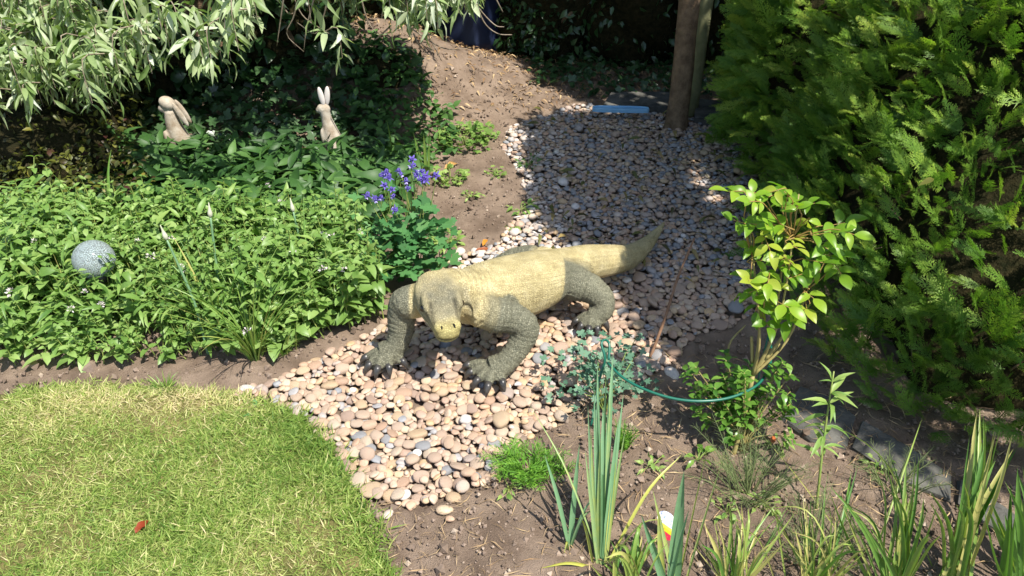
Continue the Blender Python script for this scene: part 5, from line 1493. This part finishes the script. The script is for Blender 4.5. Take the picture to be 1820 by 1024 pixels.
# ------------------------------------------------------------------ green wire plant support
def build_wire():
    p0 = at(1048, 765); root = empty('plant_support', p0); tag(root, 'green plastic-coated wire plant support looped above the blue-green plant', 'plant support')
    m = plain('green_plastic', (0.010, 0.105, 0.068), .35, .45)
    zt = .235
    L = [tuple(p0 + [0, 0, -.03]), tuple(at(1064, 680, .13)), tuple(at(1075, 640, .20)), tuple(at(1069, 612, zt)), tuple(at(1075, 604, zt + .005)), tuple(at(1083, 612, zt)), tuple(at(1082, 640, .205))]
    v, f = tube(spline(L, 40), .0036, 8); Acc().raw(v, f).build('leg', m, root)
    A = [tuple(at(1080, 645, .205)), tuple(at(1108, 672, .20)), tuple(at(1150, 694, .195)), tuple(at(1200, 709, .19)), tuple(at(1250, 713, .19)), tuple(at(1300, 706, .19)), tuple(at(1345, 685, .195)), tuple(at(1366, 655, .20)), tuple(at(1371, 625, .205)), tuple(at(1366, 596, .21))]
    v, f = tube(spline(A, 60), .0038, 8); Acc().raw(v, f).build('hoop', m, root)
    e = at(1345, 700, .0)
    v, f = tube(spline([tuple(e + [0, 0, -.02]), tuple(at(1350, 660, .10)), tuple(at(1365, 598, .21))], 14), .0028, 7); Acc().raw(v, f).build('leg', m, root)
build_wire()

b0 = at(1155, 628, .03); e0 = at(1234, 424, .30)
v, f = tube(spline([b0 - [0, 0, .03], b0 * .7 + e0 * .3 + [.004, 0, -.004], b0 * .35 + e0 * .65 + [-.004, 0, 0], e0], 16), np.linspace(.0052, .0034, 16) * (1 + .12 * np.sin(np.arange(16) * 2.1)), 8)
o = Acc().raw(v, f).build('garden_stick', plain('stick_bark', (.15, .08, .045), .8, .2, c2=(.22, .13, .08), scale=60)); tag(o, 'thin brown stick leaning up out of the pebbles beside the rose', 'stick')

# ------------------------------------------------------------------ rose
def build_rose():
    b = at(1302, 812); root = empty('rose_bush', b); tag(root, 'young rose with glossy light green leaves on pruned stems', 'rose')
    hub = at(1338, 668, .22)
    def stem(pts, r0, r1, name='stem'):
        v, f = tube(spline(pts, 12), np.linspace(r0, r1, 12), 8); Acc().raw(v, f).build(name, M['woody'], root)
    stem([b - [0, 0, .02], (b + hub) / 2 + [.004, 0, 0], hub], .0065, .006)
    tips = []
    for (mx, my, mz, tx, ty, tz) in [(1347, 600, .33, 1352, 470, .52), (1370, 590, .34, 1400, 400, .62), (1400, 592, .33, 1450, 470, .52), (1350, 590, .36, 1330, 380, .64), (1385, 560, .4, 1420, 345, .70)]:
        m = at(mx, my, mz); t = at(tx, ty, tz); m[1] = hub[1] + (m[1] - hub[1]) * .6
        stem([hub, m, t], .0046, .0016); tips.append((m, t))
    for (px, py, z) in [(1387, 610, .30), (1372, 620, .29), (1336, 598, .33), (1404, 582, .35)]:       # pruned snags
        p = at(px, py, z); q = unit(p - hub)
        stem([hub + (p - hub) * .35, hub + (p - hub) * .7, p], .0042, .0038, 'snag')
    stem([at(1290, 700, .1), at(1294, 650, .19), at(1297, 610, .24), at(1325, 578, .28)], .004, .002, 'dry_stem')
    # compound leaves: petiole with 3 to 5 leaflets
    cl = [(1330, 338), (1310, 352), (1310, 395), (1345, 350), (1372, 345), (1400, 350), (1410, 375), (1440, 365), (1385, 395), (1340, 405), (1360, 430), (1390, 425), (1415, 425), (1440, 400), (1465, 410), (1500, 405), (1480, 445), (1505, 460), (1495, 480), (1460, 440), (1335, 445), (1325, 480), (1355, 475), (1385, 465), (1410, 470), (1435, 480), (1420, 505), (1345, 520), (1375, 510), (1400, 540), (1375, 550), (1425, 540), (1440, 520), (1360, 390), (1325, 505), (1400, 450), (1370, 405), (1345, 545), (1370, 565), (1400, 560), (1340, 500), (1430, 560), (1385, 530)]
    cl += [(x + rng.normal(0, 26), y + rng.normal(0, 22)) for x, y in cl[::5]]
    Ms, ts, own = [], [], []; pt = []
    temps = [leaf(.54, 6, .18, .14, .8, .45), leaf(.48, 6, .32, .2, .8, .45), leaf(.58, 6, .08, .1, .8, .47)]
    for px, py in cl:
        z = np.interp(py, [335, 560], [.74, .40]); p = at(px, py, z) + rng.normal(0, .025, 3) * [0, 1, .2]
        near = min(tips, key=lambda t: np.linalg.norm(p - (t[0] * .3 + t[1] * .7)))
        src = near[0] * .35 + near[1] * .65
        out = unit(p - src + rng.normal(0, .03, 3)); out[2] = rng.uniform(-.35, .35); out = unit(out)
        pt.append((src, p, out))
        nrm = unit(np.array([rng.normal(0, .3), -.25 + rng.normal(0, .3), 1]))
        side = unit(np.cross(out, nrm))
        s = rng.uniform(.036, .056); tn = np.clip(rng.normal(.45, .28), .02, .95)
        if 1345 < px < 1435 and 385 < py < 460: tn = min(1, tn + .3); s *= .85
        items = [(p + out * .012, out, s)] + [(p - out * .004, out * .45 + side * sg, s * .88) for sg in (-1, 1)]
        if rng.random() < .65: items += [(p - out * .026, out * .3 + side * sg, s * .7) for sg in (-1, 1)]
        for q, a, ss in items:
            Ms.append(frames(np.array([q]), np.array([a + rng.normal(0, .15, 3)]), np.array([nrm + rng.normal(0, .2, 3)]), ss)[0]); ts.append(np.clip(tn + rng.normal(0, .07), 0, 1)); own.append(len(pt) - 1)
    red = plain('petiole', (.26, .17, .05), .5, .3)
    lm = []
    for V, F in temps:
        row = []
        for tv in (.08, .25, .42, .58, .75, .92):
            me = make_mesh('leaflet', V, [F], np.full(len(V), tv)); me.materials.append(M['rose']); row.append(me)
        lm.append(row)
    for i, (s_, p, out) in enumerate(pt):
        v, f = tube(spline([s_, (s_ + p) / 2 + [0, 0, .012], p - out * .03, p + out * .012], 9), np.linspace(.0018, .0009, 9), 5)
        lf = Acc().raw(v, f).build('leaf', red, root); inv = world_of(lf).inverted()
        for k in np.where(np.array(own) == i)[0]:
            o = bpy.data.objects.new('leaflet', lm[k % 3][min(5, int(ts[k] * 6))]); col.objects.link(o)
            o.parent = lf; o.matrix_parent_inverse = inv; o.matrix_basis = Matrix(Ms[k].tolist())
build_rose()

def build_shrub():
    b = at(1318, 800); root = empty('small_shrub', b); tag(root, 'low shrub with small rounded bright green leaves below the rose', 'shrub')
    temps = [leaf(.55, 5, .15, .15, .7, .62), leaf(.5, 5, .3, .2, .7, .6), leaf(.6, 5, .05, .1, .7, .6)]
    tips = [(rng.normal(1315, 42), rng.normal(710, 34)) for _ in range(64)] + [(1225, 660), (1236, 652), (1290, 640), (1375, 665), (1385, 690), (1395, 720), (1290, 630), (1400, 705), (1250, 690), (1400, 735)]
    Ms, ts = [], []
    for px, py in tips:
        py = min(max(py, 625), 775); px = min(max(px, 1225), 1405)
        z = np.interp(py, [625, 780], [.27, .05]) + rng.normal(0, .015); p = at(px, py, max(.04, z))
        src = b + (p - b) * .25 + [0, 0, .02]
        v, f = tube(spline([b + rng.normal(0, .008, 3), src + [0, 0, .015], p], 9), np.linspace(.0026, .0012, 9), 5); Acc().raw(v, f).build('stem', M['woody'], root)
        up = unit(p - src + np.array([0, 0, .05]))
        for j in range(7):
            a = j * 2.4 + rng.uniform(0, 1); x = unit(np.cross(up, [1, .2, 0])); y = np.cross(up, x)
            o = x * math.cos(a) + y * math.sin(a)
            Ms.append(frames(np.array([p - up * .004 * j]), np.array([o + up * rng.uniform(.1, .8)]), np.array([up + rng.normal(0, .2, 3)]), rng.uniform(.021, .036))[0]); ts.append(np.clip(rng.normal(.62, .2), 0, 1))
    part_leaves(root, 'leaf', temps, Ms, ts, M['shrub'], 300, 'foliage')
build_shrub()
weed('sprig of three rounded leaves on soil in front of the green shrub', 1240, 820, 8, (.025, .036), .03, .05, mat='shrub', name='seedling', tint=.8, serr=0, cat='plant', group='seedlings')

# ------------------------------------------------------------------ tall grey-green weed stalk
def build_stalk():
    b = at(1452, 905); tp = at(1482, 660, .34); root = empty('tall_weed', b); tag(root, 'tall thin weed stalk with narrow grey-green leaves in front of the slabs', 'weed')
    P = spline([b - [0, 0, .01], (b + tp) / 2 + [-.004, 0, 0], tp], 14); v, f = tube(P, np.linspace(.0036, .0018, 14), 6); Acc().raw(v, f).build('stem', M['green_stem'], root)
    Ms, ts = [], []
    for i in range(26):
        t = rng.uniform(.35, 1.0); p = P[int(t * 13)]; a = i * 2.4
        o = np.array([math.cos(a), math.sin(a), rng.uniform(-.2, .5) + max(0, t - .75) * 5])
        Ms.append(frames(np.array([p]), np.array([o]), np.array([[rng.normal(0, .2), -.2, 1]]), rng.uniform(.04, .075) * (1 if t < .9 else .8))[0]); ts.append(rng.uniform(.4, .95))
    part_leaves(root, 'leaf', [leaf(.20, 5, .35, .2), leaf(.17, 5, .6, .2)], Ms, ts, M['weed'], 300, 'foliage')
build_stalk()

# ------------------------------------------------------------------ leeks and strap-leaved plants in the near bed
def strap_plant(name, label, blades, mat, cat='plant', group=None):
    """blades: base px,py ; tip px,py,z ; width ; tint ; bow"""
    b = np.mean([at(*q[0]) for q in blades], axis=0); root = empty(name, b); tag(root, label, cat, group)
    for (bp, tpz, w, ti, bow) in blades:
        s = at(*bp); s[2] = float(gz(s[0], s[1])) - .004; e = at(*tpz)
        mid = (s + e) / 2 + np.array([0, 0, bow]); P = spline([s, mid, e], 12)
        T = unit(np.gradient(P, axis=0)); V = []
        ang = rng.uniform(-.8, .8)
        for i in range(12):
            t = i / 11; ww = w * .5 * min(1, .55 + 2 * t) * (1 - t ** 3.2) + w * .01
            view = np.array([0, 0, CAM_H]) - P[i]; sd = unit(np.cross(T[i], view)); nn = np.cross(sd, T[i]); s2 = sd * math.cos(ang + .5 * t) + nn * math.sin(ang + .5 * t); n2 = np.cross(s2, T[i])
            V += [P[i] - s2 * ww + n2 * ww * .55, P[i], P[i] + s2 * ww + n2 * ww * .55]
        q = [x for i in range(11) for x in ((i * 3, i * 3 + 1, i * 3 + 4, i * 3 + 3), (i * 3 + 1, i * 3 + 2, i * 3 + 5, i * 3 + 4))]
        Acc().raw(np.array(V), np.array(q), ti).build('leaf', M[mat], root)
    return root
strap_plant('leek_plant', 'tall leek with upright blue-green leaves and yellowed lower ones', [((1066, 1002), (1056, 690, .35), .011, .5, .0), ((1070, 1003), (1100, 740, .30), .012, .35, .0), ((1072, 1003), (1085, 700, .33), .010, .7, .0), ((1064, 1003), (1068, 780, .26), .013, .8, .0), ((1062, 1002), (1040, 800, .24), .009, .7, .01), ((1076, 1003), (1095, 820, .21), .011, .9, .0), 
    ((1068, 1000), (1090, 625, .40), .0148, .45, .02), ((1064, 1000), (1062, 640, .37), .0111, .4, .02), ((1072, 1000), (1108, 700, .34), .0111, .5, .0), ((1060, 1002), (1045, 720, .31), .0099, .55, .0), ((1070, 1004), (1078, 660, .38), .0124, .3, .01),
    ((1074, 1002), (1112, 760, .27), .0086, .75, .0), ((1062, 1005), (1050, 760, .28), .0086, .8, .0), ((1066, 1000), (1072, 720, .32), .0136, .5, .0), ((1080, 1000), (1212, 808, .20), .0074, .97, .055), ((1070, 1005), (940, 718, .27), .0043, .8, .05), ((1056, 1005), (1020, 920, .05), .0099, .98, .06), ((1084, 1000), (1190, 925, .13), .0062, .9, .06), ((1060, 1008), (960, 1010, .01), .0086, 1.0, .02)], 'leek', 'leek', 'leeks in the near bed')
strap_plant('leek_plant', 'small leek with a few slim blue-green leaves beside the feathery plant', [
    ((1012, 975), (1030, 790, .23), .013, .35, .0), ((1012, 975), (968, 808, .21), .010, .4, .02), ((1014, 975), (1058, 880, .14), .009, .5, .03), ((1010, 978), (1002, 985, .015), .008, .9, .04), ((1013, 975), (1052, 905, .11), .008, .6, .03)], 'leek', 'leek', 'leeks in the near bed')
strap_plant('leek_plant', 'leek with one broad blue leaf standing at the picture foot beside the plant label', [
    ((1195, 1060), (1216, 838, .28), .030, .3, .0), ((1205, 1060), (1160, 870, .24), .010, .85, .0), ((1190, 1065), (1140, 915, .18), .018, .35, .01), ((1185, 1060), (1225, 905, .22), .014, .5, .0), ((1210, 1065), (1290, 800, .33), .006, .85, .01), ((1200, 1065), (1262, 775, .36), .005, .9, .01), ((1180, 1060), (1170, 905, .2), .014, .9, .0)], 'leek', 'leek', 'leeks in the near bed')
def rnd_blades(bx, by, n, tips, w, ti, hz):
    out = []
    for i in range(n):
        tx, ty = tips[i % len(tips)]; out.append(((bx + rng.normal(0, 14), by + rng.normal(0, 8)), (tx + rng.normal(0, 9), ty + rng.normal(0, 9), hz + rng.normal(0, .03)), rng.uniform(*w), float(np.clip(rng.normal(ti, .24), 0, 1)), rng.uniform(-.02, .08)))
    return out
G_ = 'strap-leaved plants in the near bed'
strap_plant('strap_leaf_plant', 'tall clump of bright strap leaves standing before the edging slabs', rnd_blades(1690, 1040, 26, [(1752, 742), (1770, 765), (1745, 790), (1725, 760), (1765, 820), (1792, 790), (1700, 880), (1640, 880), (1720, 850), (1735, 745)], (.007, .015), .55, .30), 'strap', group=G_)
strap_plant('strap_leaf_plant', 'broad strap-leaf clump cut off by the picture edge below the hedge', rnd_blades(1815, 1060, 30, [(1815, 830), (1850, 790), (1790, 870), (1830, 800), (1760, 900), (1870, 820), (1800, 920)], (.006, .018), .55, .27), 'strap', group=G_)
strap_plant('strap_leaf_plant', 'loose clump of arching strap leaves at the foot before the tall weed', rnd_blades(1590, 1060, 28, [(1580, 865), (1610, 880), (1500, 890), (1640, 900), (1575, 805), (1625, 815), (1540, 930), (1660, 950), (1480, 870)], (.004, .012), .62, .22), 'strap', group=G_)
strap_plant('strap_leaf_plant', 'thin yellowish grassy clump below the wispy weed', rnd_blades(1300, 1060, 34, [(1320, 925), (1270, 930), (1350, 905), (1410, 890), (1250, 960), (1390, 960), (1330, 985), (1300, 890)], (.003, .008), .75, .16), 'strap', group=G_)
strap_plant('strap_leaf_plant', 'sparse yellow-green grassy clump between wispy weed and strap leaves', rnd_blades(1450, 1060, 34, [(1430, 870), (1480, 950), (1520, 960), (1400, 940), (1470, 890), (1510, 840), (1540, 985), (1430, 960)], (.003, .008), .75, .17), 'strap', group=G_)
strap_plant('strap_leaf_plant', 'long arching yellow-green stalks leaning over the wispy weed', [((1440, 1040), (1262, 862, .16), .004, .9, .10), ((1560, 1040), (1290, 700, .10), .003, .95, .02), ((1500, 1050), (1345, 905, .10), .004, .9, .12), ((1400, 1050), (1375, 880, .2), .004, .85, .0), ((1385, 1050), (1290, 935, .12), .004, .95, .07), ((1530, 1050), (1640, 740, .2), .005, .8, .05), ((1660, 1010), (1450, 740, .22), .004, .85, .1), ((1460, 1040), (1505, 905, .18), .005, .9, .01), ((1560, 1050), (1495, 890, .2), .006, .9, .0)], 'strap', group=G_)
strap_plant('strap_leaf_plant', 'low grassy tuft at the picture foot beside the tall leek', rnd_blades(1120, 1055, 26, [(1100, 970), (1150, 950), (1080, 985), (1180, 960), (1130, 930), (1060, 1000)], (.004, .010), .75, .12), 'strap', group=G_)
for i, (px, py, lab) in enumerate([(1355, 900, 'pale green seedling on the soil below the low shrub'), (1290, 915, 'yellow-green seedling behind the thin grassy clump'), (1390, 800, 'tiny seedling on lit soil beside the first edging slab'), (1160, 830, 'faint yellow seedling on soil right of the fuzzy plant'), (1560, 830, 'small seedling at the edge of the long slab'), (905, 868, 'small round-leaved seedling below the feathery plant')]):
    weed(lab, px, py, 14, (.014, .026), .035, .03, name='seedling', tint=.75, cat='plant', group='seedlings')

# ------------------------------------------------------------------ plant label, fallen leaves
def build_label():
    c = at(1186, 940, .03); root = empty('plant_label', (c[0], c[1], 0)); tag(root, 'plastic plant label, white top with yellow and red bands, stuck in soil', 'plant label')
    m, t, b, out = new_mat('printed_label')
    tc = N(t, 'ShaderNodeTexCoord'); sp = N(t, 'ShaderNodeSeparateXYZ'); t.links.new(tc.outputs['Generated'], sp.inputs[0])
    ad = N(t, 'ShaderNodeMath', operation='MULTIPLY_ADD'); t.links.new(sp.outputs[0], ad.inputs[0]); ad.inputs[1].default_value = .30; t.links.new(sp.outputs[2], ad.inputs[2])
    r = t.nodes.new('ShaderNodeValToRGB'); r.color_ramp.interpolation = 'CONSTANT'
    e = r.color_ramp.elements
    for i, (p, c_) in enumerate([(0, (.75, .70, .66)), (.22, (.62, .03, .07)), (.58, (.85, .55, .03)), (.68, (.75, .72, .10)), (.76, (.8, .8, .8))]):
        if i >= len(e): e.new(p)
        e[i].position = p; e[i].color = (*c_, 1)
    t.links.new(ad.outputs[0], r.inputs['Fac'])
    # small blue print marks in the white field
    nz = N(t, 'ShaderNodeTexNoise', Scale=14.0, Detail=2.0); t.links.new(tc.outputs['Generated'], nz.inputs['Vector'])
    g1 = N(t, 'ShaderNodeMath', operation='GREATER_THAN'); t.links.new(nz.outputs['Fac'], g1.inputs[0]); g1.inputs[1].default_value = .60
    g2 = N(t, 'ShaderNodeMath', operation='GREATER_THAN'); t.links.new(ad.outputs[0], g2.inputs[0]); g2.inputs[1].default_value = .80
    mu = N(t, 'ShaderNodeMath', operation='MULTIPLY'); t.links.new(g1.outputs[0], mu.inputs[0]); t.links.new(g2.outputs[0], mu.inputs[1])
    mx = N(t, 'ShaderNodeMix', data_type='RGBA'); t.links.new(mu.outputs[0], mx.inputs[0]); t.links.new(r.outputs[0], mx.inputs[6]); mx.inputs[7].default_value = (.25, .35, .75, 1)
    t.links.new(mx.outputs[2], b.inputs['Base Color']); b.inputs['Roughness'].default_value = .35
    pts = [(-.020, -.06), (.020, -.06), (.021, .0), (.021, .02)] + [(.021 * math.cos(a), .02 + .021 * math.sin(a)) for a in np.linspace(.25, math.pi - .25, 9)] + [(-.021, .02), (-.021, 0)]
    ax = unit(np.array([.9, -.25, 0])); up = unit(np.array([-.15, .35, .95])); nn = np.cross(ax, up); k = len(pts)
    V = [c + ax * x + up * (z + .005) + nn * s for s in (-.0008, .0008) for x, z in pts]
    q = [(j, (j + 1) % k, k + (j + 1) % k, k + j) for j in range(k)]
    me = make_mesh('card', V, [np.array(q), np.array([list(range(k))[::-1], list(range(k, 2 * k))])], smooth=False)
    obj('card', me, m, root)
    v, f = tube([c + up * -.05, c + up * -.1], [.004, .003], 6); Acc().raw(v, f).build('spike', plain('label_plastic', (.7, .7, .68), .4, .4), root)
build_label()

def fallen(px, py, z, L, w, c, label, rz=0.5, tilt=.3, name='fallen_leaf'):
    V, F = leaf(w, 6, .3, .25, .8, .45, wav=.4)
    p = at(px, py, z)
    mm = leaf_mat(name + '_' + label.split()[0], [(0, tuple(x * .7 for x in c)), (1, c)], .25, .5, .3, (1, .8, .5))
    M4 = frames(np.array([p]), np.array([[math.cos(rz), math.sin(rz), tilt]]), np.array([[.1, -.3, 1]]), L)
    o = Acc().many(V, F, M4, [.6]).build(name, mm); tag(o, label, 'leaf', 'fallen leaves')
fallen(240, 948, .028, .045, .42, (.26, .045, .015), 'curled rust-red dead leaf lying on the lawn', 1.2, .15)
fallen(845, 445, .012, .07, .25, (.30, .09, .03), 'brown-red dead leaf on soil behind the statue', .2, .05)
fallen(858, 437, .015, .05, .35, (.60, .25, .03), 'orange leaf standing on soil behind the statue', 1.2, .3)
fallen(1370, 790, .012, .035, .4, (.55, .16, .05), 'small orange-red leaf on soil below the first slab', 1.0, .3)
fallen(790, 300, .02, .09, .3, (.52, .30, .10), 'tan dead leaf under the weed at the bank foot', .8, .2)
fallen(1262, 232, .05, .13, .2, (.16, .17, .03), 'long olive leaf on pebbles beside the brown trunk', -.6, .1)
fallen(1235, 240, .05, .10, .25, (.14, .16, .03), 'short olive leaf on pebbles at the foot of the trunk', -.2, .1)
hp = at_y(1660, 318, 1.62)
V_, F_ = leaf(.4, 5, .3, .2)
o = Acc().many(V_, F_, frames(np.array([hp]), np.array([[-.8, -.2, -.2]]), np.array([[0, -.6, .8]]), .035), [.6]).build('fallen_leaf', leaf_mat('yellow_leaf', [(0, (.5, .42, .06)), (1, (.65, .55, .1))], .3)); tag(o, 'pale yellow leaf caught in the conifer hedge', 'leaf', 'fallen leaves')
